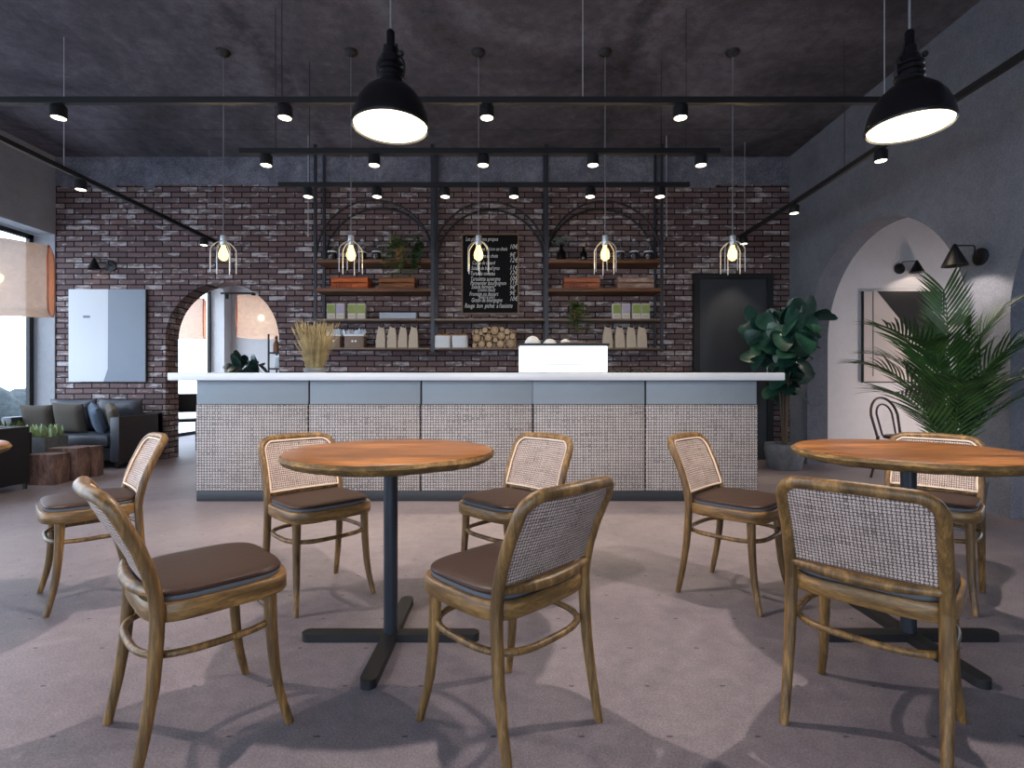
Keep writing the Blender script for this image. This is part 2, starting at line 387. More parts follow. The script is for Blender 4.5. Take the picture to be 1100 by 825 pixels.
lw = M().wall('y', -3.3, 7.0, 0, CZ, LX - .32, LX, [(-2.6, 6.985, .0, flat(2.985))])
struct('wall_left', lw, PLASTER_L, 'pale grey plaster wall on the left around the tall window')
lw2 = M().wall('y', 7.0, 11.7, 0, CZ, LX - .32, LX, [(7.6, 11.1, .0, flat(2.985))])
struct('wall_left_back_room', lw2, WHITEWALL)
struct('wall_back_room_end', M().bb(LX, RX, 11.4, 11.6, 0, CZ), WHITEWALL)
struct('wall_back_room_side', M().bb(-.4, -.2, 7.276, 11.4, 0, CZ), WHITEWALL)
wf = M().wall('x', LX, 7.8, 0, CZ, -3.3, -3.0, [(-5.4, -2.4, .3, flat(3.0)), (-1.9, 1.6, .0, flat(3.0)), (4.4, 7.0, .9, flat(2.6))])
struct('wall_front', wf, PLASTER_L)
def window(name, axis, a0, a1, t, z0, z1, mull, label):
    P = (lambda lo, hi, za, zb, w=.025: ((lo, hi, t - w, t + w, za, zb) if axis == 'x' else (t - w, t + w, lo, hi, za, zb)))
    fr = M(); e = .06
    fr.bb(*P(a0, a1, z0, z0 + e)); fr.bb(*P(a0, a1, z1 - e, z1))
    for m in [a0 + e / 2, a1 - e / 2] + mull: fr.bb(*P(m - e / 2, m + e / 2, z0, z1))
    o = struct(name, fr, BLACK, label); p = obj('pane', M().bb(*P(a0, a1, z0, z1, .004)), GLASS, o, False); return o
window('window_1', 'y', -2.6, 6.97, LX - .29, 0, 2.97, [-.4, 2.0, 4.4], 'tall black-framed window along the left wall')
window('window_2', 'y', 7.6, 11.08, LX - .29, 0, 2.97, [8.6], 'black-framed window of the back room seen through the brick arch')
window('window_3', 'x', -5.4, -2.4, -3.15, .3, 3.0, [-3.9], 'storefront window behind the viewer at left')
window('window_4', 'x', -1.9, 1.6, -3.15, 0, 3.0, [-.15], 'storefront window behind the viewer at centre')
window('window_6_added', 'y', 5.0, 6.7, 7.9, .05, 1.6, [5.85], 'low unseen window added in the outer wall to light the side room')  # unseen window, added to light the side-room wall from low down
window('window_5', 'x', 4.4, 7.0, -3.15, .9, 2.6, [], 'window of the side room behind the viewer')
struct('ground', M().bb(-40, 40, -30, 40, -.4, -.13), plain('outdoor_paving', (190, 192, 196), .9, 0, .1, 1))
hd = M()
for i in range(26):
    hd.ball((-12.2 - R.uniform(0, 1.0), 9.2 + i * .26, .3 + R.uniform(-.1, .1)), R.uniform(.45, .62), 12, 8)
tag(obj('hedge', hd, mat_leaf('hedge_leaf', (34, 42, 46), (56, 66, 68), .8)), 'rounded grey-green hedge outside the tall left window', 'hedge')

# door in the brick wall
dr = struct('door_1', M().bb(2.48, 3.37, 6.955, 6.998, 0, 2.39, .004), DOORM, 'plain dark grey door behind the right end of the counter')
fr = M(); fr.bb(2.40, 2.48, 6.94, 7.0, 0, 2.45); fr.bb(3.37, 3.45, 6.94, 7.0, 0, 2.45); fr.bb(2.48, 3.37, 6.94, 7.0, 2.39, 2.45)
obj('door_frame', fr, BLACK, dr, False)
h = M(); h.cyl((2.56, 6.955, 1.0), (2.56, 6.90, 1.0), .01); h.tube([(2.56, 6.905, 1.0), (2.68, 6.905, 1.0)], .009); h.cyl((2.56, 6.955, 1.0), (2.56, 6.947, 1.0), .026)
obj('door_handle', h, CHROME, dr)

# ------------------------------------------------------------------ dining chairs
def lean(z):   # rear post y for height
    pts = [(0, -.192), (.12, -.168), (.25, -.148), (.41, -.138), (.50, -.148), (.60, -.182), (.68, -.22), (.745, -.248)]
    for (z0, y0), (z1, y1) in zip(pts, pts[1:]):
        if z <= z1:
            t = (z - z0) / (z1 - z0); return y0 + (y1 - y0) * t
    return pts[-1][1]
def backcurve(x, z):  # extra bow backwards in plan
    return -.028 * max(0, 1 - (x / .185) ** 2) * min(1, max(0, (z - .42) / .2))
def make_chair(label, loc, rz):
    t = thing('cane_dining_chair', label, 'chair', loc, rz, 'oak and cane dining chairs around the round tables')
    for s in (-1, 1):
        p = catmull([(s * .163, .142, .405), (s * .165, .146, .28), (s * .171, .160, .13), (s * .186, .190, 0)], 6)
        obj('leg', M().tube(p, lerpr([.0195, .017, .0145, .0115], 6), 12), OAK, t)
        p = [(s * .186, lean(0), 0)] + [(s * (.1855 - .004 * min(1, z / .4)), lean(z), z) for z in (.06, .12, .18, .24, .30, .36, .42)]
        obj('leg', M().tube(p, [.0125, .0135, .0145, .0155, .0165, .0172, .0175, .0175], 12), OAK, t)
    # continuous bent back frame: post, rail, post
    half = []
    for z in (.415, .47, .53, .59, .64, .675): half.append((.182, z))
    for k in range(1, 7):
        a = PI / 2 * k / 6; half.append((.182 - .058 + .058 * math.cos(a), .675 + .052 * math.sin(a)))
    half += [(.08, .729), (.04, .7305), (0, .731)]
    pth = [(-x, lean(z) + backcurve(x, z), z) for x, z in half] + [(x, lean(z) + backcurve(x, z), z) for x, z in half[::-1][1:]]
    obj('back_frame', M().tube(pth, .0172, 12), OAK, t)
    lr = [(x, lean(.474) - .004 + .9 * backcurve(x, .62), .474 - .006 * (1 - (x / .17) ** 2)) for x in [-.178 + .0356 * i for i in range(11)]]
    obj('lower_rail', M().tube(lr, [.010, .012, .0145, .016, .017, .017, .017, .016, .0145, .012, .010], 12), OAK, t)
    # cane panel
    def edge(u):   # outline half width at height
        zz = u
        return .172 if zz < .668 else .172 - .05 + .05 * math.sqrt(max(0, 1 - ((zz - .668) / .05) ** 2))
    n, m = 16, 20; vs = []; fs = []
    zs = [.486 + (.717 - .486) * (1 - (1 - i / m) ** 1.6) for i in range(m + 1)]
    for off in (.004, -.004):
        for z in zs:
            w = edge(z)
            for j in range(n + 1):
                x = -w + 2 * w * j / n; vs.append((x, lean(z) + backcurve(x, z) + off, z))
    K = (n + 1) * (m + 1)
    for i in range(m):
        for j in range(n):
            a = i * (n + 1) + j
            fs.append((a, a + 1, a + n + 2, a + n + 1)); fs.append((K + a, K + a + n + 1, K + a + n + 2, K + a + 1))
    rim = [j for j in range(n + 1)] + [i * (n + 1) + n for i in range(1, m + 1)] + [m * (n + 1) + j for j in range(n - 1, -1, -1)] + [i * (n + 1) for i in range(m - 1, 0, -1)]
    for a, b in zip(rim, rim[1:] + rim[:1]): fs.append((a, b, K + b, K + a))
    cp = obj('cane_panel', M().add(vs, fs), CANE, t)
    loop = []
    for i in rim:
        v = vs[i]; loop.append(Vector((v[0] * .985, v[1] + .007, v[2])))
    pc = obj('piping', M().tube(loop, .0048, 8, True), CORD, cp); pc['label'] = 'pale cord edging the cane panel'
    # seat ring, pad, hoop
    def ringp(da, z): return superell(.203 - da, .188 - da, 4.2, z, 0, .022, 64)
    rg = M(); prof = [(.003, .392), (0, .397), (0, .434), (.004, .440), (.02, .440), (.024, .434), (.024, .397), (.02, .392)]
    rg.loft([ringp(d, z) for d, z in prof], closed=True); obj('seat_ring', rg, OAKH, t)
    pb = M(); pb.loft([superell(.203 - d, .188 - d, 4.2, z, 0, .022, 64) for d, z in [(.023, .408), (.018, .4405), (.0155, .444), (.0155, .452), (.02, .454)]]); pb = obj('seat_pad', pb, PADB, t); pb['label'] = 'slate blue base under the leather seat pad'
    pd = M(); prof = [(.019, .4525), (.0145, .454), (.0138, .459), (.017, .4645), (.026, .4675), (.05, .469), (.09, .470), (.15, .4705)]
    lc = obj('leather_cover', pd.loft([superell(.203 - d, .188 - d, 4.2 - d * 8, z, 0, .022, 64) for d, z in prof]), LEATHER, pb); lc['label'] = 'brown leather seat cover'
    hp = superell(.186, .178, 3.1, .305, 0, .004, 56)
    obj('stretcher_hoop', M().tube(hp, .0098, 10, True), OAK, t)
    return t
Q = PI / 4
face = {'ne': -Q, 'nw': Q, 'se': -3 * Q, 'sw': 3 * Q}
ch0 = make_chair('cane dining chair at front left, left of the nearest full table, facing right', (-.924, 1.554, 0), face['ne'])
for lb, x, y, f in [
    ('cane dining chair at far left, its backrest toward the counter, furthest left in view', -1.9965, 2.5225, 'sw'),
    ('cane dining chair behind the left round table on its left side, near the rattan counter', -.9278, 2.518, 'se'),
    ('cane dining chair behind the left round table on its right side, half hidden', -.005, 2.52, 'sw'),
    ('cane dining chair in front of the left round table, its back to the viewer', -.0095, 1.564, 'nw'),
    ('cane dining chair behind the right round table on its left side, facing right', 1.0665, 2.53, 'se'),
    ('large nearest cane dining chair at front right, back to the viewer', 1.0675, 1.5535, 'ne'),
    ('cane dining chair behind the right round table, half hidden by its tabletop', 2.0, 2.53, 'sw')]:
    dup(ch0, (x, y, 0), face[f], lb)

# ------------------------------------------------------------------ tables
def make_table(label, loc):
    t = thing('round_table', label, 'table', loc, 0, 'round pedestal tables with wooden tops')
    rr = R.Random if False else random.Random(3)
    wob = [1 + .006 * math.sin(5 * a * 2 * PI / 96) + rr.uniform(-.004, .004) for a in range(96)]
    def ring(r, z, k=1.0): return [Vector((r * (1 + (wob[j] - 1) * k) * math.cos(2 * PI * j / 96), r * (1 + (wob[j] - 1) * k) * math.sin(2 * PI * j / 96), z + (wob[j] - 1) * .35 * (k > 0) * (z < .74))) for j in range(96)]
    obj('tabletop', M().loft([ring(.3955, .7375, .3), ring(.3965, .7405, .3), ring(.393, .743, .2), ring(.30, .7435, 0), ring(.1, .7437, 0)]), TOPW, t)
    obj('live_edge', M().loft([ring(.1, .706, 0), ring(.35, .703, .3), ring(.378, .703, 2), ring(.395, .712, 2.5), ring(.406, .727, 2), ring(.3985, .7395, .5), ring(.39, .7375, .2)]), BARK, t)
    obj('pole', M().lathe([(.027, .03), (.027, .706)], seg=24), POLE, t)
    obj('top_plate', M().lathe([(.09, .696), (.09, .7065)], seg=24), POLE, t)
    for name, a in (('foot_bar', 0), ('foot_bar', PI / 2)):
        out = []
        for k in range(13): out.append((.318 + .028 * math.sin(PI * k / 12), -.028 * math.cos(PI * k / 12)))
        out += [(-x, -y) for x, y in out]
        ca, sa = math.cos(a), math.sin(a)
        rot = [(x * ca - y * sa, x * sa + y * ca) for x, y in out]
        z1 = .030 if a == 0 else .0305
        obj(name, M().loft([[Vector((x, y, z)) * 1 for x, y in rot] for z in (0, .002, z1 - .003, z1)]), BLACK, t, ang=30)
    return t
tb = make_table('round wooden pedestal table left of centre, with cross base and bark edge', (-.475, 2.062, 0))
dup(tb, (1.556, 2.065, 0), 0, 'round wooden pedestal table at right, cut by the right edge of the photo')
dup(tb, (-2.515, 2.06, 0), 0, 'round pedestal table at the far left edge, only its shiny rim showing')

# ------------------------------------------------------------------ big pendant lamps
def make_pendant(label, loc):
    t = thing('industrial_pendant_lamp', label, 'pendant lamp', loc, 0, 'black dome pendant lamps over the tables')
    sh = M(); out = [(.149, 0), (.150, .006), (.147, .02), (.140, .055), (.124, .095), (.100, .130), (.072, .155), (.052, .170), (.046, .178)]
    sh.loft([[Vector((r * math.cos(2 * PI * j / 40), r * math.sin(2 * PI * j / 40), z)) for j in range(40)] for r, z in out + [(r - .005, z - .004) for r, z in out[::-1]]], closed=True)
    obj('lamp_shade', sh, BLACKG, t)
    nk = [(.046, .172), (.046, .186), (.052, .190), (.052, .198), (.043, .202), (.043, .210), (.050, .214), (.050, .222), (.041, .226), (.041, .234), (.048, .238), (.048, .246), (.036, .252), (.034, .275), (.024, .285), (.024, .31), (.016, .318), (.016, .372), (.010, .38)]
    obj('cooling_fins', M().lathe(nk, seg=28), BLACKG, t)
    br = M(); br.tube(catmull([(-.05, 0, .20), (-.052, 0, .25), (-.03, 0, .29), (-.022, 0, .325)], 5), .005, 8); br.tube(catmull([(.05, 0, .20), (.052, 0, .25), (.03, 0, .29), (.022, 0, .325)], 5), .005, 8); br.ball((.045, -.02, .275), .012)
    obj('bracket', br, BLACK, t)
    obj('diffuser', M().lathe([(.14, .003), (.141, .008)], seg=40), LAMPD, t)
    obj('cable', M().cyl((0, 0, .378), (0, 0, CZ - loc[2] - .02), .004, seg=8), CLOTHCORD, t)
    obj('canopy', M().lathe([(.012, CZ - loc[2] - .035), (.05, CZ - loc[2] - .022), (.055, CZ - loc[2])], seg=24), BLACK, t)
    return t
def light(name, ty, loc, energy, color, parent=None, size=.03, rot=None, **kw):
    l = bpy.data.lights.new(name, ty); l.energy = energy; l.color = color; l.specular_factor = 0   # the glowing bulb itself gives the highlight
    if ty in ('POINT', 'SPOT'): l.shadow_soft_size = size
    for k, v in kw.items(): setattr(l, k, v)
    o = bpy.data.objects.new(name, l); COL.objects.link(o); o.location = loc
    if rot: o.rotation_euler = rot
    if parent: o.parent = parent
    return o
WARM = (1.0, .86, .77); NEUT = (1, .84, .62)
PEN_W, SPOT_W, BULB_W = 108, 44, 9
pn = make_pendant('large black dome pendant lamp glowing over the left round table', (-.475, 2.06, 2.005))
pn2 = dup(pn, (1.556, 2.06, 2.005), 0, 'large black dome pendant lamp glowing over the right round table')
pn3 = dup(pn, (-2.515, 2.06, 2.005), 0, 'large black dome pendant lamp over the table at the far left edge')
for p in (pn, pn2, pn3):
    light('pendant_light', 'SPOT', (0, 0, -.012), PEN_W, WARM, p, .025, spot_size=math.radians(150), spot_blend=.35)

# ------------------------------------------------------------------ ceiling tracks and spotlights
TZ = 2.87
def track(label, p0, p1, cables=()):
    t = thing('ceiling_track', label, 'track', (0, 0, 0), 0, 'black lighting tracks under the ceiling')
    x0, y0 = p0; x1, y1 = p1
    obj('rail', M().bb(min(x0, x1) - .018, max(x0, x1) + .018, min(y0, y1) - .018, max(y0, y1) + .018, TZ - .02, TZ + .02), BLACK, t, False)
    for cx, cy, m in cables: obj('suspension_cable', M().cyl((cx, cy, TZ + .015), (cx, cy, CZ), .0028, seg=6), m, t)
    return t
track('long black lighting track crossing the room above the tables', (-3.86, 3.476), (2.87, 3.476), [(.4675, 3.476, PALECORD), (2.46, 3.476, PALECORD), (-1.52, 3.476, DARKCORD), (-3.5, 3.476, DARKCORD)])
track('black lighting track running from the left foreground to the brick wall', (-3.9, .8), (-3.9, 6.96), [(-3.9, 4.58, PALECORD), (-3.9, 6.78, CLOTHCORD), (-3.9, 2.6, DARKCORD)])
track('black lighting track running along the right plaster wall', (2.906, .8), (2.906, 6.69), [(2.906, 6.57, PALECORD), (2.906, 4.6, DARKCORD), (2.906, 2.2, DARKCORD)])
track('short black lighting track above the front of the counter', (-2.17, 4.23), (1.647, 4.23), [(-1.9, 4.23, DARKCORD), (1.4, 4.23, DARKCORD)])
track('short black lighting track above the back of the counter, level with the brick top', (-2.17, 4.94), (1.647, 4.94), [(-1.9, 4.94, DARKCORD), (1.4, 4.94, DARKCORD)])
def make_spot(label, loc):
    t = thing('track_spotlight', label, 'spotlight', loc, 0, 'black track spotlights under the ceiling')
    obj('adapter', M().bb(-.03, .03, -.017, .017, -.035, -.02, .003), BLACK, t)
    bd = M(); pr = [(.012, -.034), (.045, -.036), (.048, -.042), (.048, -.115), (.044, -.115), (.040, -.106)]
    lb_ = obj('lamp_body', bd.lathe(pr, seg=22), BLACK, t)
    obj('lens', M().lathe([(.040, -.113), (.040, -.108)], seg=20), LEDW, lb_)
    return t
ordn = ['leftmost', 'second from left', 'third from left', 'fourth from left', 'fifth from left', 'sixth from left']
sp0 = None
def spot(px, x, y, label):
    global sp0
    if sp0 is None: o = sp0 = make_spot(label, (x, y, TZ))
    else: o = dup(sp0, (x, y, TZ), 0, label)
    light('spot_light', 'SPOT', (0, 0, -.125), SPOT_W, NEUT, o, .02, spot_size=math.radians(78), spot_blend=.6)
for nm, d, pxs in (('long front track above the tables', 3.476, (63, 306, 523, 731)), ('short track above the counter front', 4.23, (286, 402, 519, 637, 753)), ('rear counter track at the brick top', 4.94, (331, 405, 478, 552, 634, 709))):
    for i, px in enumerate(pxs): spot(px, (px - 550) * d / 565.28, d, f'lit black spotlight, {ordn[i]} on the {nm}')
for y, lb in ((4.76, 'lit black spotlight on the left track, nearer one above the lounge'), (6.66, 'lit black spotlight at the far end of the left track near the brick arch')): spot(0, -3.9, y, lb)
for y, lb in ((4.146, 'lit black spotlight on the right track, just below the right pendant lamp'), (5.42, 'lit black spotlight in the middle of the right track beside the plaster corner'), (6.6, 'lit black spotlight at the far end of the right track by the door')): spot(0, 2.906, y, lb)
for px, lb in ((331, 'thin pale cord hanging from the ceiling left of the shelving rack'), (716, 'thin pale cord hanging from the ceiling right of the shelving rack')):
    X = (px - 550) * 6.4 / 565.28; t = thing('hanging_cord', lb, 'cord', (X, 6.4, 0)); obj('cord', M().cyl((0, 0, 2.81), (0, 0, CZ), .004, seg=6), PALECORD, t); obj('weight', M().lathe([(.004, 2.83), (.010, 2.825), (.010, 2.80), (.004, 2.795)], seg=10), PALECORD, t)

# ------------------------------------------------------------------ cage pendants over the counter
def make_cage(label, loc):
    t = thing('cage_pendant_lamp', label, 'pendant lamp', loc, 0, 'wire cage pendants over the counter')
    h = CZ - loc[2]
    obj('canopy', M().lathe([(.012, h - .05), (.05, h - .03), (.062, h - .008), (.062, h)], seg=20), BLACK, t)
    obj('cable', M().cyl((0, 0, .16), (0, 0, h - .045), .0045, seg=6), CLOTHCORD, t)
    obj('socket', M().lathe([(.012, .17), (.026, .165), (.028, .09), (.022, .075)], seg=16), CHROME, t)
    obj('bulb', M().lathe([(.015, .08), (.02, .06), (.036, .02), (.042, -.01), (.036, -.04), (.016, -.058), (.003, -.06)], seg=16), BULB, t)
    cg = M()
    for k in range(6):
        a = PI / 6 + k * PI / 3; c, s = math.cos(a), math.sin(a)
        cg.tube(catmull([(c * .026, s * .026, .115), (c * .06, s * .06, .095), (c * .098, s * .098, .05), (c * .104, s * .104, 0), (c * .104, s * .104, -.17)], 5), .0042, 6)
    cg.tube([(.027 * math.cos(2 * PI * j / 20), .027 * math.sin(2 * PI * j / 20), .115) for j in range(20)], .005, 6, True)
    obj('wire_cage', cg, CHROME, t)
    return t
cg0 = None
for i, px in enumerate((240, 377, 514, 650, 787)):
    X = (px - 550) * 4.78 / 565.28; lb = f'lit wire cage pendant over the counter, {ordn[i]} of five'
    if cg0 is None: o = cg0 = make_cage(lb, (X, 4.78, 2.18))
    else: o = dup(cg0, (X, 4.78, 2.18), 0, lb)
    light('bulb_light', 'POINT', (0, 0, -.075), BULB_W, (1, .74, .42), o, .03)

# ------------------------------------------------------------------ counter
bar = thing('bar_counter', 'long counter clad in woven rattan panels with a white stone top', 'counter', (-.3, 4.8, 0))
def bl(x0, x1, y0, y1, z0, z1, bev=0): return M().bb(x0 + .3, x1 + .3, y0 - 4.8, y1 - 4.8, z0, z1, bev)
BX0, BX1 = -2.69, 2.09
obj('carcass', bl(BX0 + .01, BX1 - .01, 4.51, 5.08, .0, 1.03), GAP, bar, False)
obj('plinth', bl(BX0, BX1, 4.485, 5.09, 0, .087, .004), PLINTH, bar)
obj('countertop', bl(-2.885, 2.285, 4.40, 5.15, 1.03, 1.095, .008), STONE, bar)
w = (BX1 - BX0) / 5
for i in range(5):
    x0 = BX0 + w * i; gp = .006
    obj('rattan_panel', bl(x0 + gp * (i > 0), x0 + w - gp * (i < 4), 4.48, 4.512, .089, .823, .003), RATTAN, bar)
    obj('steel_panel', bl(x0 + (.012 if i in (1, 2, 4) else .0), x0 + w - .004, 4.487, 4.512, .828, 1.028, .002), STEEL, bar)
for s in (BX0, BX1 - .012): obj('side_panel', bl(s, s + .012, 4.512, 5.08, .089, .823), RATTAN, bar, False)

# things on the counter
CT = 1.095
dc = thing('pastry_display_case', 'glowing white lit display case on the right half of the counter', 'display case', (.46, 4.85, CT))
obj('base', M().bb(-.40, .40, -.15, .15, 0, .012, .003), STEEL, dc)
obj('lit_panel', M().bb(-.395, .395, -.145, .14, .012, .245, .006), CASEL, dc)
obj('lid', M().bb(-.41, .41, -.16, .16, .245, .268, .004), PLINTH, dc)
for z in (.075, .14): obj('thin_rail', M().bb(-.17, .17, -.149, -.146, z, z + .006), STEEL, dc, False)
wb_ = M(); wb_.bb(.46 + .02, .46 + .33, 4.74, 4.90, CT + .268, CT + .282, .004); tag(obj('serving_board', wb_, SHELFW), 'thin wooden board lying on the lit display case', 'board')
for px, wd, hh, lb in ((572, 8.5, .078, 'tall white meringue mound on the left of the display case lid'), (590.5, 7.3, .052, 'medium white meringue mound in the middle of the display case lid'), (607, 5.2, .036, 'low white meringue mound right on the display case lid')):
    X = (px - 550) * 4.85 / 565.28; r = wd * 4.85 / 565.28; m = M(); rr = random.Random(px)
    rings = []
    for i in range(9):
        t = i / 8; rad = r * math.sqrt(max(.002, 1 - t ** 1.7)) * (1 if i else .92)
        rings.append([Vector((rad * (1 + rr.uniform(-.07, .07)) * math.cos(2 * PI * j / 18), rad * (1 + rr.uniform(-.07, .07)) * math.sin(2 * PI * j / 18), hh * t)) for j in range(18)])
    zb = CT + (.282 if 604 < px else .268)
    tag(obj('meringue', m.loft(rings), WHITE, None, loc=(X, 4.82, zb)), lb, 'meringue')
for i, px in enumerate((657, 670, 683, 696)):
    X = (px - 550) * 5.02 / 565.28
    t = thing('black_bowl', f'small black bowl on the counter behind the display case, {ordn[i]} of four', 'bowl', (X, 5.02, CT), 0, 'black bowls on the counter')
    obj('bowl_body', M().loft([[Vector((r * math.cos(2 * PI * j / 20), r * math.sin(2 * PI * j / 20), z)) for j in range(20)] for r, z in [(.025, 0), (.03, .004), (.046, .03), (.050, .045), (.047, .045), (.042, .03), (.025, .01)]]), BLACK, t)
gv = thing('dry_grass_vase', 'bunch of dry beige grass in a low dark pot on the counter', 'dried grass', ((338 - 550) * 4.85 / 565.28, 4.85, CT))
obj('vase', M().loft([[Vector((r * math.cos(2 * PI * j / 24), r * math.sin(2 * PI * j / 24), z)) for j in range(24)] for r, z in [(.085, 0), (.095, .01), (.1, .04), (.096, .05), (.088, .05), (.085, .03)]]), POTG, gv)
gr = M(); rr = random.Random(5)
for i in range(330):
    a = rr.uniform(0, 2 * PI); r0 = .08 * math.sqrt(rr.random()); L = rr.uniform(.26, .47); sp_ = rr.uniform(.2, 1.25) * (r0 + .05)
    b = Vector((r0 * math.cos(a), r0 * math.sin(a), .02)); tip = b + Vector((math.cos(a) * sp_ + rr.uniform(-.03, .03), math.sin(a) * sp_, L))
    mid = (b + tip) / 2 + Vector((-math.cos(a) * sp_ * .16, -math.sin(a) * sp_ * .16, .02))
    gr.tube([b, mid, tip], [.0022, .002, .0008], 3)
    if rr.random() < .6:
        d = (tip - mid).normalized(); gr.tube([tip - d * .08, tip - d * .03, tip], [.001, .005, .001], 4)
obj('grass', gr, DRYGRASS, gv)

# ------------------------------------------------------------------ hanging shelving rack
rk = thing('shelving_rack', 'tall dark steel shelving rack with arches hanging in front of the brick wall', 'shelving', (-.3, 6.8, 0))
RF, RB = 6.64, 6.95
PXS = (-2.48, -1.0, .435, 1.89)
o3 = lambda m: m
def rl(x0, x1, y0, y1, z0, z1, bev=0): return M().bb(x0 + .3, x1 + .3, y0 - 6.8, y1 - 6.8, z0, z1, bev)
for i, X in enumerate(PXS):
    for Y in (RF, RB):
        hw = .016 if i in (0, 3) else .024
        obj('post', rl(X - hw, X + hw, Y - .016, Y + .016, 1.40, CZ), RACK, rk, False)
for i in range(3):
    c = (PXS[i] + PXS[i + 1]) / 2; r = (PXS[i + 1] - PXS[i]) / 2 - .01
    for Y in (RF, RB):
        obj('arch', M().tube([(c + r * math.cos(PI * k / 28) + .3, Y - 6.8, 2.59 + r * math.sin(PI * k / 28)) for k in range(29)], .014, 8), BLACK, rk)
for i, zs in ((0, (2.55, 2.187, 1.811, 1.447)), (1, (1.811, 1.447)), (2, (2.55, 2.187, 1.811, 1.447))):
    for z in zs:
        th = .042 if z > 2 else .022
        o = obj('shelf', rl(PXS[i] + .016, PXS[i + 1] - .016, 6.625, 6.94, z - th / 2, z + th / 2, .002), SHELFW if z > 2 else SHELFM, rk)
        if z > 2: o['label'] = 'brown wooden shelf board'
for X in (PXS[0], PXS[3]):
    for z in (2.187, 1.447): obj('side_bar', rl(X - .012, X + .012, RF, RB, z - .012, z + .012), RACK, rk, False)
SY = 6.78
def sx(px, y=SY): return (px - 550) * y / 565.28
TOPZ = {1: 2.5715, 2: 2.2085, 3: 1.8225, 4: 1.4585}
def jar(name, label, px, z, mat_c, hgt=.30, r=.058, fillh=.12, y=SY):
    t = thing(name, label, 'jar', (sx(px, y), y, z), 0, 'glass storage jars on the top shelves')
    obj('glass_body', M().loft([[Vector((q * math.cos(2 * PI * j / 20), q * math.sin(2 * PI * j / 20), zz)) for j in range(20)] for q, zz in [(r * .9, 0), (r, .01), (r, hgt * .72), (r * .8, hgt * .86), (r * .35, hgt * .93)]]), JARG, t)
    obj('contents', M().lathe([(r * .85, .004), (r * .93, .012), (r * .93, fillh)], seg=18), mat_c, t)
    obj('band', M().lathe([(r * 1.02, fillh), (r * 1.02, fillh + .014)], seg=20), WHITE, t)
    obj('lid', M().lathe([(r * .4, hgt * .92), (r * .42, hgt * .94), (r * .42, hgt * .97), (r * .15, hgt * .98), (r * .2, hgt), (.002, hgt * 1.03)], seg=14), CHROME, t)
BEANS = plain('dark_beans', (38, 24, 22), .7, 0, .5, 90)
jar('glass_jar', 'glass jar of dark beans at the left end of the top left shelf', 357, TOPZ[1], BEANS)
jar('glass_jar', 'glass jar of dark beans behind the second cage pendant on the top left shelf', 389, TOPZ[1], BEANS, y=6.80)
jar('glass_jar', 'glass jar of dark beans left of the trailing plant on the top left shelf', 404.5, TOPZ[1], BEANS)
jar('glass_jar', 'glass jar of dark beans on the top right shelf beside the fourth cage pendant', 666, TOPZ[1], BEANS)
jar('glass_jar', 'glass jar of dark beans in the middle of three on the top right shelf', 681, TOPZ[1], BEANS)
jar('glass_jar', 'glass jar of dark beans at the right end of the top right shelf', 696.5, TOPZ[1], BEANS)
def vase(label, px, hgt, r, leafy):
    t = thing('dark_glass_vase', label, 'vase', (sx(px), SY, TOPZ[1]))
    obj('vase_body', M().loft([[Vector((q * math.cos(2 * PI * j / 20), q * math.sin(2 * PI * j / 20), zz)) for j in range(20)] for q, zz in [(r * .7, 0), (r, .02), (r, hgt * .5), (r * .4, hgt * .75), (r * .35, hgt), (r * .3, hgt), (r * .3, hgt * .8)]]), BLACKG, t)
    if leafy:
        m = M(); rr = random.Random(px); st = M()
        for k in range(9):
            a = rr.uniform(0, 2 * PI); tip = Vector((math.cos(a) * rr.uniform(.05, .17) + .03, math.sin(a) * .08, hgt + rr.uniform(.03, .12)))
            st.tube([(0, 0, hgt * .9), tip * .6 + Vector((0, 0, .08)), tip], .002, 4)
            for q in range(6):
                f = .45 + q * .1; p = Vector((0, 0, hgt)) * (1 - f) + tip * f; m.leaf(p, (rr.uniform(-1, 1), rr.uniform(-1, 1), rr.uniform(-.2, .8)), (0, 0, 1), .055, .035)
        obj('stems', st, LEAF_FIG, t); obj('leaves', m, mat_leaf('eucalyptus_leaf', (84, 106, 100), (140, 158, 148)), t)
    else: obj('stopper', M().lathe([(r * .3, hgt), (r * .55, hgt + .012), (r * .5, hgt + .03)], seg=14), plain('cork', (190, 170, 120), .8), t)
vase('dark bottle vase with grey-green eucalyptus sprigs on the top right shelf', 603, .22, .06, True)
vase('dark glass bottle with a pale stopper on the top right shelf', 627, .20, .045, False)
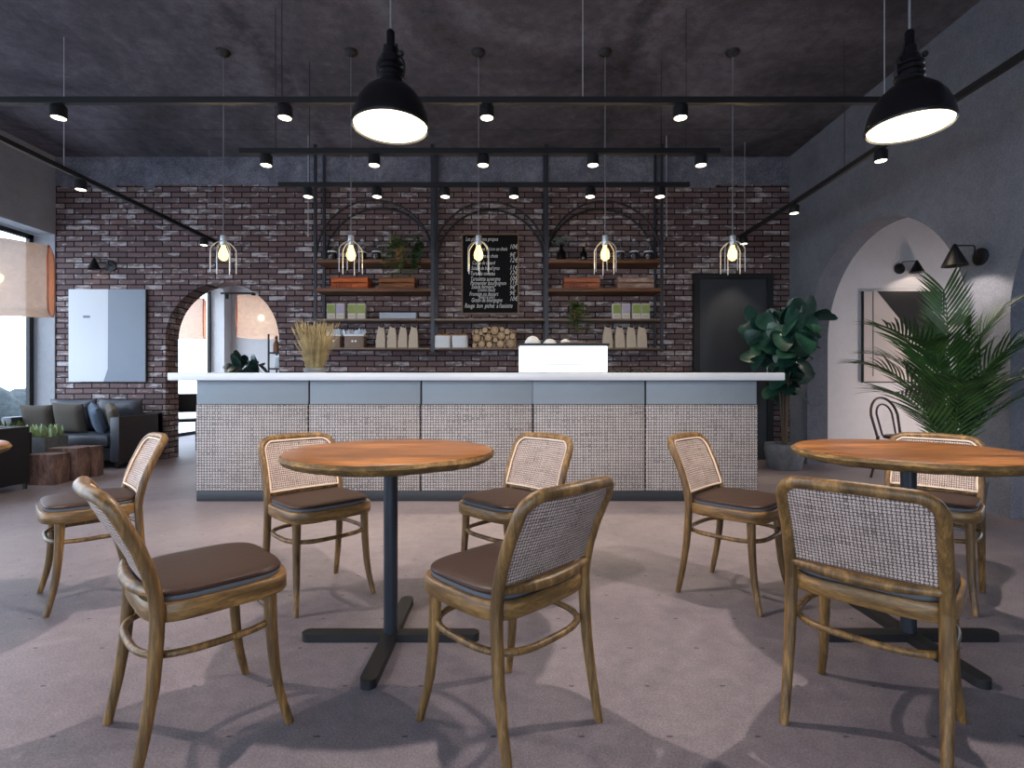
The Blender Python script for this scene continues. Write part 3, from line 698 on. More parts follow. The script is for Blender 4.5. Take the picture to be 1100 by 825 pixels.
def potplant(name, label, px, z, pot_h, pot_r, leafm, nleaf, spread, up, trail, seed, potm=TERRA, y=SY, leafL=.055):
    t = thing(name, label, 'plant', (sx(px, y), y, z)); rr = random.Random(seed)
    obj('pot', M().loft([[Vector((q * math.cos(2 * PI * j / 20), q * math.sin(2 * PI * j / 20), zz)) for j in range(20)] for q, zz in [(pot_r * .7, 0), (pot_r * .75, .004), (pot_r * .95, pot_h * .8), (pot_r * 1.05, pot_h * .82), (pot_r * 1.05, pot_h), (pot_r * .92, pot_h), (pot_r * .9, pot_h * .85)]]), potm, t)
    obj('soil', M().lathe([(pot_r * .9, pot_h * .8), (pot_r * .9, pot_h * .9)], seg=16), SOIL, t)
    lv = M(); st = M()
    for k in range(nleaf // 6):
        a = rr.uniform(0, 2 * PI); sp = rr.uniform(.25, 1) * spread
        end = Vector((math.cos(a) * sp, math.sin(a) * min(sp, .13), pot_h + rr.uniform(.2, 1) * up))
        pts = [(0, 0, pot_h * .85), Vector((end.x * .5, end.y * .5, pot_h + up * .5)), end]
        if trail and rr.random() < .7:
            e2 = Vector((end.x * 1.15, -abs(end.y) - .15, -rr.uniform(.0, trail))); pts = [pts[0], Vector((end.x * .6, -.1, pot_h + .05)), Vector((end.x, -.19, pot_h * .3)), Vector((e2.x, -.2, e2.z))]
        c = catmull(pts, 5); st.tube(c, .0025, 4)
        for q in range(6):
            p = c[min(len(c) - 1, int((.25 + .75 * q / 5) * (len(c) - 1)))]; lv.leaf(p, (rr.uniform(-1, 1), rr.uniform(-1, .5), rr.uniform(-.3, .6)), (rr.uniform(-.3, .3), -.5, 1), leafL * rr.uniform(.7, 1.2), leafL * .6)
    for q in (lv, st): q.v = [(v[0], min(v[1], 6.61 - y) if v[2] < .012 else max(-9, v[1]), v[2]) for v in q.v]
    obj('stems', st, leafm, t); obj('leaves', lv, leafm, t); return t
potplant('trailing_potted_plant', 'trailing green-brown plant in a terracotta pot on the top left shelf', 429, TOPZ[1], .17, .055, LEAF_VINE, 210, .19, .24, .26, 2)
potplant('potted_bush', 'dark green bushy plant right of the terracotta pot on the top left shelf', 449, TOPZ[1], .12, .045, LEAF_PALM, 150, .08, .24, .2, 3, POTG, 6.83)
potplant('potted_flower', 'small yellow-green plant in a terracotta pot on the third right shelf', 620, TOPZ[3], .13, .05, LEAF_VINE, 160, .14, .15, .18, 4)
def crate(label, px, z, w, hgt, m, letters=None, ink=None):
    t = thing('wooden_crate', label, 'crate', (sx(px), SY, z), 0, 'wooden crates on the second shelves'); d = .11; b = M(); th = .008
    for k in range(2):
        z0 = .004 + k * hgt / 2; z1 = z0 + hgt / 2 - .012
        b.bb(-w / 2, w / 2, -d, -d + th, z0, z1, .002); b.bb(-w / 2, w / 2, d - th, d, z0, z1, .002)
        b.bb(-w / 2, -w / 2 + th, -d, d, z0, z1, .002); b.bb(w / 2 - th, w / 2, -d, d, z0, z1, .002)
    sl_ = obj('slats', b, m, t); obj('bottom', M().bb(-w / 2 + .004, w / 2 - .004, -d + .004, d - .004, 0, .010), m, t, False)
    c = M()
    for sx_ in (-1, 1):
        for sy in (-1, 1): c.box((sx_ * (w / 2 - .018), sy * (d - .016), hgt / 2), (.018, .014, hgt))
    obj('corner_posts', c, m, t, False)
    if letters: text('lettering', letters, sl_, (-w * .36, -d - .0015, .012), hgt * .42, ink)
    return t
def text(name, body, parent, loc, size, mat, shear=0, align='LEFT', space=1.0, sxx=1.0):
    c = bpy.data.curves.new(name, 'FONT'); c.body = body; c.size = size; c.shear = shear; c.align_x = align; c.space_line = space; c.extrude = .0006; c.resolution_u = 2
    c.materials.append(mat); o = bpy.data.objects.new(name, c); COL.objects.link(o); o.parent = parent; o.location = loc; o.rotation_euler = (PI / 2, 0, 0); o.scale = (sxx, 1, 1); return o
CR1 = wood('crate_orange', (150, 66, 22), (206, 104, 44), (2, 14, 14), .7); CR2 = wood('crate_brown', (96, 54, 26), (142, 88, 46), (2, 14, 14), .7)
CR3 = wood('crate_red_brown', (128, 66, 44), (184, 112, 78), (2, 14, 14), .7); CR4 = wood('crate_grey', (120, 84, 70), (190, 168, 150), (4, 14, 14), .7)
INK = plain('dark_ink', (52, 22, 12), .8); CHALK = plain('chalk_white', (232, 230, 226), .9, 0, .1)
crate('bright orange wooden crate on the second left shelf behind the cage pendant', 378, TOPZ[2], .47, .155, CR1, 'LESSIVE', INK)
crate('dull brown wooden crate on the second left shelf near the middle post', 428, TOPZ[2], .46, .155, CR2)
crate('red-brown wooden crate with dark lettering on the second right shelf', 624, TOPZ[2], .46, .155, CR3, 'CESSOIA', INK)
crate('pale greyish wooden crate at the right end of the second right shelf', 681, TOPZ[2], .46, .155, CR4)
PACKW = plain('pack_paper', (206, 200, 192), .7); PACKG = plain('pack_green_print', (142, 156, 84), .7, 0, .35, 18); PACKV = plain('pack_violet_print', (176, 166, 186), .7, 0, .3, 18)
for grp, side, pxs in (('left', 'third left shelf', (358.5, 368.2, 380.5, 390.2)), ('right', 'third right shelf', (661, 671, 682, 691.5))):
    for i, px in enumerate(pxs):
        t = thing('printed_food_pack', f'printed white and green food pack on the {side}, {ordn[i]} of four', 'pack', (sx(px), 6.72, TOPZ[3]), 0, f'food packs on the {side}')
        pk_ = obj('pack_body', M().bb(-.054, .054, -.04, .04, 0, .20, .006), PACKW, t); obj('printed_label', M().bb(-.048, .048, -.0415, -.038, .075, .185), PACKG if i % 3 != 1 else PACKV, pk_, False)
        obj('lower_label', M().bb(-.036, .036, -.0415, -.038, .02, .055), KRAFT, pk_, False)
tr = thing('long_tray', 'long pale blue-grey tray on the third left shelf', 'tray', (sx(429.5), 6.72, TOPZ[3]))
tm = M(); tm.bb(-.23, .23, -.07, .07, 0, .006); tm.bb(-.23, .23, -.07, -.064, 0, .08, .002); tm.bb(-.23, .23, .064, .07, 0, .08, .002); obj('tray_body', tm, plain('tray_blue', (164, 172, 186), .5), tr, False)
te = M(); te.bb(-.23, -.224, -.064, .064, 0, .085, .002); te.bb(.224, .23, -.064, .064, 0, .085, .002); obj('end_panels', te, plain('tray_end', (190, 194, 200), .5), tr, False)
for i, (px, wd) in enumerate(((360.5, .155), (382, .24))):
    t = thing('kraft_gift_box', ('narrower' if i == 0 else 'wider') + ' brown box with white lid and ruffled paper on the lowest left shelf', 'box', (sx(px, 6.74), 6.74, TOPZ[4]), 0, 'ruffle-topped boxes on the lowest left shelf')
    obj('box_body', M().bb(-wd / 2, wd / 2, -.07, .07, 0, .15, .004), plain('box_brown%d' % i, (134, 112, 98), .7), t); obj('lid', M().bb(-wd / 2 - .012, wd / 2 + .012, -.082, .082, .15, .172, .003), WHITE, t)
    rf = M(); rr = random.Random(i)
    for k in range(int(wd * 150)):
        rf.leaf((rr.uniform(-wd / 2, wd / 2), rr.uniform(-.06, .06), .168), (rr.uniform(-.8, .8), rr.uniform(-.8, .3), 1), (rr.uniform(-1, 1), -1, 0), rr.uniform(.05, .085), .05, .2)
    obj('ruffled_paper', rf, plain('tissue%d' % i, (206, 218, 230), .8), t)
    dt = M()
    for k in range(1 + i): dt.cyl((-.02 * i + .04 * k, -.0715, .085), (-.02 * i + .04 * k, -.069, .085), .014, seg=14)
    obj('round_stickers', dt, WHITE, t)
def bag(label, px, w, group, hgt=.275):
    t = thing('kraft_paper_bag', label, 'paper bag', (sx(px, 6.72), 6.72, TOPZ[4]), 0, group); rr = random.Random(px); rings = []
    for z, kx, ky in ((0, 1, 1), (.01, 1.02, 1.02), (.3, 1.0, .95), (.6, .9, .7), (.82, .72, .3), (.93, .62, .12), (1, .6, .1)):
        rings.append([Vector((x * kx * w / 2 + rr.uniform(-.002, .002), y * ky * .04, z * hgt)) for x, y in ((-1, -1), (-.33, -1.08), (.33, -1.08), (1, -1), (1, 0), (1, 1), (.33, 1.05), (-.33, 1.05), (-1, 1), (-1, 0))])
    obj('bag_body', M().loft(rings), KRAFT, t); obj('folded_top', M().box((w * .06, -.002, hgt * .985), (w * .42, .018, .02), (0, .25, 0), .003), SOFAD, t)
for i, px in enumerate((409.5, 421.5, 433, 444.5)): bag(f'kraft paper bag on the lowest left shelf, {ordn[i]} of four', px, .115, 'kraft bags on the lowest left shelf')
for i, px in enumerate((652.5, 665.5, 677.5, 689)): bag(f'kraft paper bag on the lowest right shelf, {ordn[i]} of four', px, .125, 'kraft bags on the lowest right shelf')
# firewood
BARKD = wood('log_bark', (74, 54, 40), (120, 92, 70), (20, 4, 20), .85)
def mat_logend():
    k = N('log_end_grain'); c = k.n('ShaderNodeTexCoord'); l = k.n('ShaderNodeVectorMath', operation='LENGTH'); k.t.links.new(c.outputs['Object'], l.inputs[0])
    nz = k.noise(k.coord(), 40, 3); w = k.math('SINE', k.math('ADD', k.math('MULTIPLY', l.outputs['Value'], 420.0), k.math('MULTIPLY', nz, 5.0)))
    return k.bsdf(k.ramp(k.math('ADD', .5, k.math('MULTIPLY', w, .3)), [(.1, s2l((152, 122, 92))), (.9, s2l((200, 172, 138)))]), .8)
LOGE = mat_logend()
logs = []; rr = random.Random(12); x0, x1 = sx(507, 6.7), sx(555, 6.7); zb = TOPZ[4]
for tries in range(9000):
    big = rr.random(); r = rr.uniform(.04, .056) if tries < 12 else rr.uniform(.026, .042) if tries < 900 else rr.uniform(.010, .018)
    x = rr.uniform(x0 + r, x1 - r)
    z = zb + r
    # settle: lowest z that does not hit others
    for it in range(60):
        hit = [q for q in logs if (q[0] - x) ** 2 + (q[1] - z) ** 2 < (q[2] + r) ** 2 * .999]
        if not hit: break
        q = max(hit, key=lambda q: q[1]); z = q[1] + math.sqrt(max(0, (q[2] + r) ** 2 - (q[0] - x) ** 2)) * 1.001
    if z + r < zb + .285 - .06 * abs((x - (x0 + x1) / 2) / (x1 - x0)) * 2 and len(logs) < 64 and not any((q[0] - x) ** 2 + (q[1] - z) ** 2 < (q[2] + r) ** 2 * .99 for q in logs): logs.append((x, z, r))
logs.sort(key=lambda q: (q[1] > zb + .1, q[0]))
lg0 = None
for i, (x, z, r) in enumerate(logs):
    t = thing('firewood_log', 'round firewood log with pale sawn end in the pile on the middle shelf', 'log', (x, 6.79, z), 0, 'firewood pile on the middle shelf')
    obj('bark', M().loft([[Vector((r * math.cos(2 * PI * j / 16), yy, r * math.sin(2 * PI * j / 16))) for j in range(16)] for yy in (-.12 - r * .2, .12)]), BARKD, t)
    obj('sawn_end', M().loft([[Vector((r * .93 * math.cos(2 * PI * j / 16), yy, r * .93 * math.sin(2 * PI * j / 16))) for j in range(16)] for yy in (-.1235 - r * .2, -.118)]), LOGE, t)
# two paper bundles in a wall basket left of the logs
for i, (px, ww) in enumerate(((476.5, .20), (494.5, .19))):
    y = 6.70; t = thing('bread_paper_bundle', ('left' if i == 0 else 'right') + ' white paper bundle of bread beside the firewood pile', 'bread bundle', (sx(px, y), y, TOPZ[4]), 0, 'paper bundles of bread')
    m = M(); rr = random.Random(i + 40)
    m.loft([[Vector((x * ww / 2 * k + rr.uniform(-.006, .006), yv * .075 * k, z)) for x, yv in ((-1, -.9), (-.4, -1.05), (.3, -1), (1, -.85), (1, .9), (0, 1), (-1, .9))] for z, k in ((0, .94), (.02, 1), (.13, 1.0), (.152, .97))])
    obj('paper_wrap', m, plain('bundle_paper%d' % i, (218, 220, 224), .85), t, ang=25)
    b = M()
    for k in range(3): b.ball((-.05 + .05 * k, -.01 + .02 * (k % 2), .158), .036, 12, 8, (1.2, 1, .8))
    obj('bread', b, plain('bread_crust%d' % i, (156, 110, 70), .8), t)
    obj('string', M().bb(ww * .42 - .006, ww * .42, -.08, .07, .0, .152), KRAFT, t, False)
# menu board
mbX0, mbX1, mbz0, mbz1 = (497 - 550) * 6.96 / 565.28, (556 - 550) * 6.96 / 565.28, 1 + (412.5 - 336) * 6.96 / 565.28, 1 + (412.5 - 252) * 6.96 / 565.28
mb = thing('menu_board', 'black chalk menu board in a thin wooden frame on the brick wall', 'menu board', ((mbX0 + mbX1) / 2, 6.985, (mbz0 + mbz1) / 2)); W_, H_ = mbX1 - mbX0, mbz1 - mbz0
bd_ = obj('board', M().bb(-W_ / 2, W_ / 2, -.014, .012, -H_ / 2, H_ / 2), plain('chalkboard', (16, 15, 17), .8, spec=.2), mb, False)
fm = M(); e = .018
fm.bb(-W_ / 2, W_ / 2, -.024, .012, -H_ / 2 - e, -H_ / 2); fm.bb(-W_ / 2, W_ / 2, -.024, .012, H_ / 2, H_ / 2 + e); fm.bb(-W_ / 2 - e, -W_ / 2, -.024, .012, -H_ / 2 - e, H_ / 2 + e); fm.bb(W_ / 2, W_ / 2 + e, -.024, .012, -H_ / 2 - e, H_ / 2 + e)
obj('frame', fm, wood('board_frame', (110, 84, 60), (150, 120, 90), (4, 4, 4)), mb, False)
def mz(py): return (294 - py) * 6.96 / 565.28
def mx(px): return (px - 526.5) * 6.96 / 565.28
for px, py, sz, body in ((500, 258.5, .075, 'Les plats    nos propos'), (510, 269, .07, 'Terrine maison au choix'), (510, 276.5, .07, 'Assiette au choix'), (507, 284, .07, 'Cuisse de canard'), (506, 289.8, .072, 'Salade de boeuf gros'), (505, 295.6, .075, 'Tarte de tomates'), (505, 301.5, .08, 'Tartelette auvergne'), (505, 306, .078, 'Parmentier bourguignon'), (506, 310, .078, 'Salade fermiere'), (513, 313, .062, '(chevre chaud)'), (504, 317.6, .076, 'Fromage ou dessert'), (514, 320.6, .06, '(selon le jour)'), (506, 324.3, .078, 'Gratin de bourgogne'), (499, 330.5, .085, 'Rouge  bon  pichet  a l\'assiette')):
    text('lettering', body, bd_, (mx(px), -.0155, mz(py)), sz * 1.0, CHALK, .3, sxx=.62 if py < 330 else .6)
for py, pr in ((267, '10€'), (276, '9€'), (281.5, '12€'), (289.5, '11€'), (295, '12€'), (301, '10€'), (305.5, '11€'), (311, '9€'), (317, '9€'), (323, '10€')):
    text('price', pr, bd_, (mx(547), -.0155, mz(py)), .085, CHALK, .3, sxx=.8)

# ------------------------------------------------------------------ wall panels and sconces
def panel(name, label, px0, px1, y0, y1, yw, cat='mirror'):
    X0, X1 = (px0 - 550) * yw / 565.28, (px1 - 550) * yw / 565.28; Z0, Z1 = 1 + (412.5 - y1) * yw / 565.28, 1 + (412.5 - y0) * yw / 565.28
    return thing(name, label, cat, ((X0 + X1) / 2, yw, (Z0 + Z1) / 2)), X1 - X0, Z1 - Z0
p1, w1, h1 = panel('wall_mirror_panel', 'frameless mirror on the brick wall above the sofa, white and slate reflection painted in', 75, 157, 311, 410, 6.985)  # mirror; its bright and dim reflection is painted as two flat colours
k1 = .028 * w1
obj('white_reflection', M().loft([[Vector((-w1 / 2, y, -h1 / 2)), Vector((-.028 * w1 - .015, y, -h1 / 2)), Vector((.012 * w1, y, -h1 * .36)), Vector((.016 * w1, y, h1 / 2)), Vector((-w1 / 2, y, h1 / 2))] for y in (-.02, .012)]), plain('reflection_white', (204, 206, 210), .3, 0, .03, 2), p1, False)
obj('slate_reflection', M().loft([[Vector((-.028 * w1 - .015, y, -h1 / 2)), Vector((w1 / 2, y, -h1 / 2)), Vector((w1 / 2, y, h1 / 2)), Vector((.016 * w1, y, h1 / 2)), Vector((.012 * w1, y, -h1 * .36))] for y in (-.0195, .012)]), plain('reflection_slate', (112, 122, 136), .3, 0, .05, 2), p1, False)
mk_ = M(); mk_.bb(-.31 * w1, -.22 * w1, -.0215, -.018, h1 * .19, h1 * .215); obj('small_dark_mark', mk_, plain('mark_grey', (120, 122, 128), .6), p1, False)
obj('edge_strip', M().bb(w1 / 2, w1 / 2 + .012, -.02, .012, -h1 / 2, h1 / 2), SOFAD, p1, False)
p2, w2, h2 = panel('framed_mirror_panel', 'dark-framed mirror-like panel on the side-room wall behind the palm, black triangle reflection painted in', 927, 1012, 313, 410, 6.985)  # mirror-like panel; the dark reflection is painted on as a triangle
obj('mirror_face', M().bb(-w2 / 2, w2 / 2, -.012, .01, -h2 / 2, h2 / 2), plain('reflection_pale', (206, 194, 186), .6, 0, .06, 3), p2, False)
obj('black_reflection', M().loft([[Vector((-w2 * .33, y, h2 / 2)), Vector((w2 * .49, y, -h2 * .38)), Vector((w2 * .49, y, h2 / 2))] for y in (-.014, -.01)]), plain('reflection_black', (34, 30, 30), .6), p2, False)
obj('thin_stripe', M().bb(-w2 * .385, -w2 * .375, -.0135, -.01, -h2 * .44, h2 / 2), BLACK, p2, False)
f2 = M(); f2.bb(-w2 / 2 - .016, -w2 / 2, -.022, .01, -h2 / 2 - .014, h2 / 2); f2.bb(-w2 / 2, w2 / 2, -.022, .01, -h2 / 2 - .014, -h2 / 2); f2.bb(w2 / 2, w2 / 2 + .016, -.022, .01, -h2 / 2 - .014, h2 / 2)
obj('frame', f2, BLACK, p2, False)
def sconce(label, plate, nrm, armdir, arm, rc, hc, rp, watt):
    t = thing('cone_wall_sconce', label, 'wall lamp', plate, 0, 'black cone wall sconces'); n = Vector(nrm); a = Vector(armdir)
    rg = []
    side = n.cross(Vector((0, 0, 1))); 
    for d, r in ((.003, rp), (.014, rp), (.018, rp * .9)): rg.append([n * d + (side * math.cos(2 * PI * j / 28) + Vector((0, 0, 1)) * math.sin(2 * PI * j / 28)) * r for j in range(28)])
    obj('wall_plate', M().loft(rg), BLACK, t)
    top = n * .10 + a * arm + Vector((0, 0, hc * .55)) if a != n else n * arm + Vector((0, 0, hc * .55))
    root = n * .012
    obj('arm', M().tube(catmull([root, n * .05 + Vector((0, 0, .02)), n * .055 + Vector((0, 0, hc * .5)), n * .07 + a * .03 + Vector((0, 0, hc * .55)), top], 6), .006, 8), BLACK, t)
    obj('cone_shade', M().loft([[top + Vector((r * math.cos(2 * PI * j / 28), r * math.sin(2 * PI * j / 28), z)) for j in range(28)] for r, z in ((.008, .012), (.016, 0), (rc, -hc), (rc - .004, -hc), (.013, -.006))]), BLACK, t)
    obj('bulb', M().ball(top + Vector((0, 0, -hc * .62)), .028), BULB, t)
    light('sconce_light', 'SPOT', top + Vector((0, 0, -hc * .95)), watt, WARM, t, .02, spot_size=math.radians(140), spot_blend=.5)
sconce('black cone sconce on the right plaster pillar beside the palm', (RX, 4.137, 2.0), (-1, 0, 0), (-1, 0, 0), .21, .088, .16, .067, 18)
sconce('black cone sconce above the framed mirror panel in the white side room', (5.15, 7.0, 2.53), (0, -1, 0), (1, 0, 0), .16, .085, .15, .07, 10)
sconce('black cone sconce on the brick wall above the frameless mirror', (-5.33, 7.0, 2.565), (0, -1, 0), (-1, 0, 0), .15, .075, .14, .075, .6)

# ------------------------------------------------------------------ plants
def figleaf(t): return (math.sin(PI * min(1, t * .93 + .03)) ** .7) * (.55 + .6 * t)
def fiddle(label, loc, seed, hgt, rad, nleaf, pot_r=.22, pot_h=.30, xmax=9, lk=1.0):
    t = thing('fiddle_leaf_fig', label, 'plant', loc); rr = random.Random(seed)
    obj('pot', M().loft([[Vector((q * math.cos(2 * PI * j / 30), q * math.sin(2 * PI * j / 30), z)) for j in range(30)] for q, z in [(pot_r * .78, 0), (pot_r * .84, .015), (pot_r, pot_h * .75), (pot_r * .97, pot_h), (pot_r * .86, pot_h), (pot_r * .84, pot_h * .85)]]), POTG, t)
    obj('soil', M().lathe([(pot_r * .84, pot_h * .8), (pot_r * .84, pot_h * .88)], seg=24), SOIL, t)
    tk = M(); lv = M(); stems = []
    for k in range(5):
        a = 2 * PI * k / 5 + rr.uniform(-.4, .4); sp = rad * rr.uniform(.35, .85)
        c = catmull([(.02 * math.cos(a), .02 * math.sin(a), pot_h * .8), (.05 * math.cos(a), .05 * math.sin(a), hgt * .45), (sp * .6 * math.cos(a), sp * .6 * math.sin(a), hgt * .7), (sp * math.cos(a), sp * math.sin(a), hgt * rr.uniform(.84, .95))], 8)
        tk.tube(c, lerpr([.014, .012, .010, .006], 8), 7); stems.append(c)
    for k in range(nleaf):
        c = stems[k % 5]; f = rr.uniform(.32, 1) ** .8; p = c[int(f * (len(c) - 1))]
        a = rr.uniform(0, 2 * PI); L = rr.uniform(.22, .34) * lk
        lv.leaf(p, (math.cos(a) * .75, math.sin(a) * .75, rr.uniform(-.55, .95)), (math.cos(a) * .9, math.sin(a) * .9 - .35, .45), L, L * .74, rr.uniform(.1, .45), 6, figleaf, .18)
    lv.v = [(min(x, xmax), y, z) for x, y, z in lv.v]; tk.v = [(min(x, xmax), y, z) for x, y, z in tk.v]
    obj('trunk', tk, wood('fig_trunk%d' % seed, (70, 56, 44), (110, 92, 74)), t)
    obj('leaves', lv, LEAF_FIG, t); return t
fiddle('tall fiddle leaf fig in a grey stone pot by the right end of the counter', (3.22, 6.22, 0), 11, 1.95, .46, 170, xmax=.45)
fiddle('dark fiddle leaf plant seen through the brick arch behind the counter', (-4.1, 8.1, 0), 12, 1.48, .30, 150, lk=.62)
def palm(label, loc, seed):
    t = thing('potted_palm', label, 'palm', loc); rr = random.Random(seed)
    obj('pot', M().loft([[Vector((q * math.cos(2 * PI * j / 30), q * math.sin(2 * PI * j / 30), z)) for j in range(30)] for q, z in [(.15, 0), (.16, .012), (.2, .30), (.205, .33), (.18, .33), (.175, .28)]]), POTG, t)
    obj('soil', M().lathe([(.175, .26), (.175, .29)], seg=24), SOIL, t)
    fr = [  # (dx, dy, tip z, base height)
        (-.10, -.06, 1.66, .30), (.34, -.12, 1.56, .34), (-.56, -.12, 1.40, .30), (.55, -.30, 1.42, .30), (-.60, .02, 1.14, .26), (.50, -.32, 1.14, .26), (-.38, -.28, 1.28, .26),
        (.12, -.42, 1.26, .28), (.16, .24, 1.50, .3), (-.36, .26, 1.22, .28), (-.26, -.44, 1.02, .26), (.32, -.50, .98, .24), (-.60, -.2, .94, .24), (.46, .05, 1.02, .24)]
    for dx, dy, zt, zb in fr:
        b = Vector((rr.uniform(-.05, .05), rr.uniform(-.05, .05), zb)); tip = Vector((dx, dy, zt)); hd_ = Vector((dx, dy, 0)); 
        pk = Vector((dx * .42, dy * .42, zb + (zt - zb) * .78)); c = catmull([b, (b + pk) / 2 + Vector((-dx * .06, -dy * .06, .05)), pk, tip * .55 + pk * .45 + Vector((0, 0, .05)), tip], 10)
        m = M(); m.tube(c, [.0075 * (1 - .85 * i / (len(c) - 1)) for i in range(len(c))], 6)
        rs_ = [c[0]]; acc = 0
        for p0_, p1_ in zip(c, c[1:]):
            seg_ = (p1_ - p0_).length; 
            while acc + seg_ >= .034:
                t_ = (.034 - acc) / seg_; p0_ = p0_ + (p1_ - p0_) * t_; seg_ = (p1_ - p0_).length; acc = 0; rs_.append(p0_.copy())
                if seg_ < 1e-6: break
            acc += seg_
        c = rs_ + [c[-1]]; n = len(c)
        for i in range(int(n * .30), n - 1):
            for u in (0,):
                q = c[i] * (1 - u) + c[i + 1] * u; d = (c[i + 1] - c[i]).normalized(); f = (i + u - n * .30) / (n * .70)
                sd = d.cross(Vector((0, 0, 1))); sd = sd.normalized() if sd.length > .05 else Vector((1, 0, 0)); upv = sd.cross(d)
                L = (.12 + .20 * math.sin(PI * min(1, .12 + f * .8))) * rr.uniform(.9, 1.1)
                for s in (-1, 1):
                    m.leaf(q, sd * s * .8 + d * (.65 + .7 * f) + upv * .22, upv, L, .0175, rr.uniform(.10, .28), 4, lambda t: math.sin(PI * (.12 + .88 * t)) ** .7 if t < 1 else .02, .3)
        wl = RX - .02 - loc[0]   # fronds brush the wall but stay on this side of it
        m.v = [(min(x, wl - .15 * max(0, (x - wl))) if x > wl else x, y, max(z, .3)) for x, y, z in m.v]
        obj('frond', m, LEAF_PALM, t)
palm('large potted palm with arching feathery fronds in front of the right plaster pillar', (3.12, 3.74, 0), 4)

# ------------------------------------------------------------------ lounge at left
def cushion(m, c, d, rot=None, puff=.35, n=10):
    vs = []; fs = []; rm = Euler(rot).to_matrix() if rot else Matrix.Identity(3)
    for sgn in (1, -1):
        for i in range(n + 1):
            for j in range(n + 1):
                u, v = -1 + 2 * i / n, -1 + 2 * j / n; h = ((1 - u ** 4) * (1 - v ** 4)) ** .5
                k = 1 - .06 * (1 - abs(u) ** 2) * (abs(v) ** 3); kk = 1 - .06 * (1 - abs(v) ** 2) * (abs(u) ** 3)
                vs.append(rm @ Vector((u * d[0] / 2 * kk, sgn * d[1] / 2 * (.12 + .88 * h), v * d[2] / 2 * k)) + Vector(c))
    K = (n + 1) ** 2
    for i in range(n):
        for j in range(n):
            a = i * (n + 1) + j; fs.append((a, a + n + 1, a + n + 2, a + 1)); fs.append((K + a, K + a + 1, K + a + n + 2, K + a + n + 1))
    rim = list(range(n + 1)) + [i * (n + 1) + n for i in range(1, n + 1)] + [n * (n + 1) + j for j in range(n - 1, -1, -1)] + [i * (n + 1) for i in range(n - 1, 0, -1)]
    for a, b in zip(rim, rim[1:] + rim[:1]): fs.append((a, b, K + b, K + a))
    return m.add(vs, fs)
sf = thing('leather_sofa', 'slate leather sofa with dark side panel against the brick wall', 'sofa', (-5.3, 6.55, 0))
def sl(x0, x1, y0, y1, z0, z1, b=.02): return M().bb(x0 + 5.3, x1 + 5.3, y0 - 6.55, y1 - 6.55, z0, z1, b)
obj('base', sl(-5.98, -4.72, 6.22, 6.9, .09, .25), SOFA, sf)
for x0, x1 in ((-5.98 + .12, -5.29), (-5.285, -4.73)): obj('seat_cushion', sl(x0, x1, 6.15, 6.72, .25, .405, .045), SOFA, sf)
for x0, x1 in ((-5.88, -5.30), (-5.28, -4.72)):
    obj('back_cushion', cushion(M(), ((x0 + x1) / 2 + 5.3, .19, .60), (x1 - x0, .22, .42), (.16, 0, 0)), SOFA, sf)
obj('backrest', sl(-5.98, -4.6, 6.82, 6.94, .09, .63), SOFA, sf)
for x0, x1 in ((-6.0, -5.87), (-4.72, -4.61)): obj('arm', sl(x0, x1, 6.17, 6.9, .08, .61), SOFA, sf)
sp_ = obj('side_panel', sl(-4.612, -4.60, 6.16, 6.93, .06, .615, .003), SOFAD, sf)
for x in (-5.92, -4.66):
    for y in (6.22, 6.86): obj('leg', M().cyl((x + 5.3, y - 6.55, 0), (x + 5.3, y - 6.55, .1), .018, .024), BLACK, sf)
def pillow(label, x, y, z, s, rot, mat):
    tag(obj('throw_pillow', cushion(M(), (0, 0, 0), (s, .13, s), None), mat, None, loc=(x, y, z)), label, 'pillow', 'throw pillows on the sofa').rotation_euler = rot
pillow('taupe throw pillow at the left end of the leather sofa', -5.72, 6.36, .575, .36, (.25, 0, .1), PIL_O)
pillow('olive square throw pillow left of the sofa centre', -5.34, 6.36, .585, .38, (.25, .04, -.05), PIL_O)
pillow('slate blue throw pillow tilted on the right sofa seat', -5.04, 6.40, .58, .35, (.25, .22, -.75), PIL_B)
pillow('taupe throw pillow leaning against the right sofa arm', -4.86, 6.42, .585, .33, (.25, .3, -.8), PIL_T)
def stump(label, x0, x1, y0, y1, h, seed):
    m = M(); rr = random.Random(seed); n = 6; out = []
    cx, cy = (x0 + x1) / 2, (y0 + y1) / 2; a, b = (x1 - x0) / 2, (y1 - y0) / 2
    pl = [(-1, -1), (-.3, -1.04), (.35, -.98), (1, -1), (1.04, 0), (1, 1), (.2, 1.03), (-1, 1), (-1.03, .1)]
    rg = [[Vector((x * a * k * (1 + rr.uniform(-.015, .015)), y * b * k * (1 + rr.uniform(-.015, .015)), z)) for x, y in pl] for z, k in ((0, .98), (.015, 1), (h * .5, 1.005), (h - .012, 1), (h, .97))]
    tag(obj('wood_block_stool', m.loft(rg), STUMP, None, ang=30, loc=(cx, cy, 0)), label, 'stool', 'reclaimed wood block stools')
stump('reddish reclaimed wood block stool, nearest and widest of three by the sofa', -4.82, -4.53, 5.20, 5.39, .300, 1)
stump('reclaimed wood block stool, middle one of three by the sofa', -4.80, -4.49, 5.43, 5.60, .335, 2)
stump('reclaimed wood block stool, farthest of three by the sofa', -4.80, -4.51, 5.64, 5.81, .325, 3)
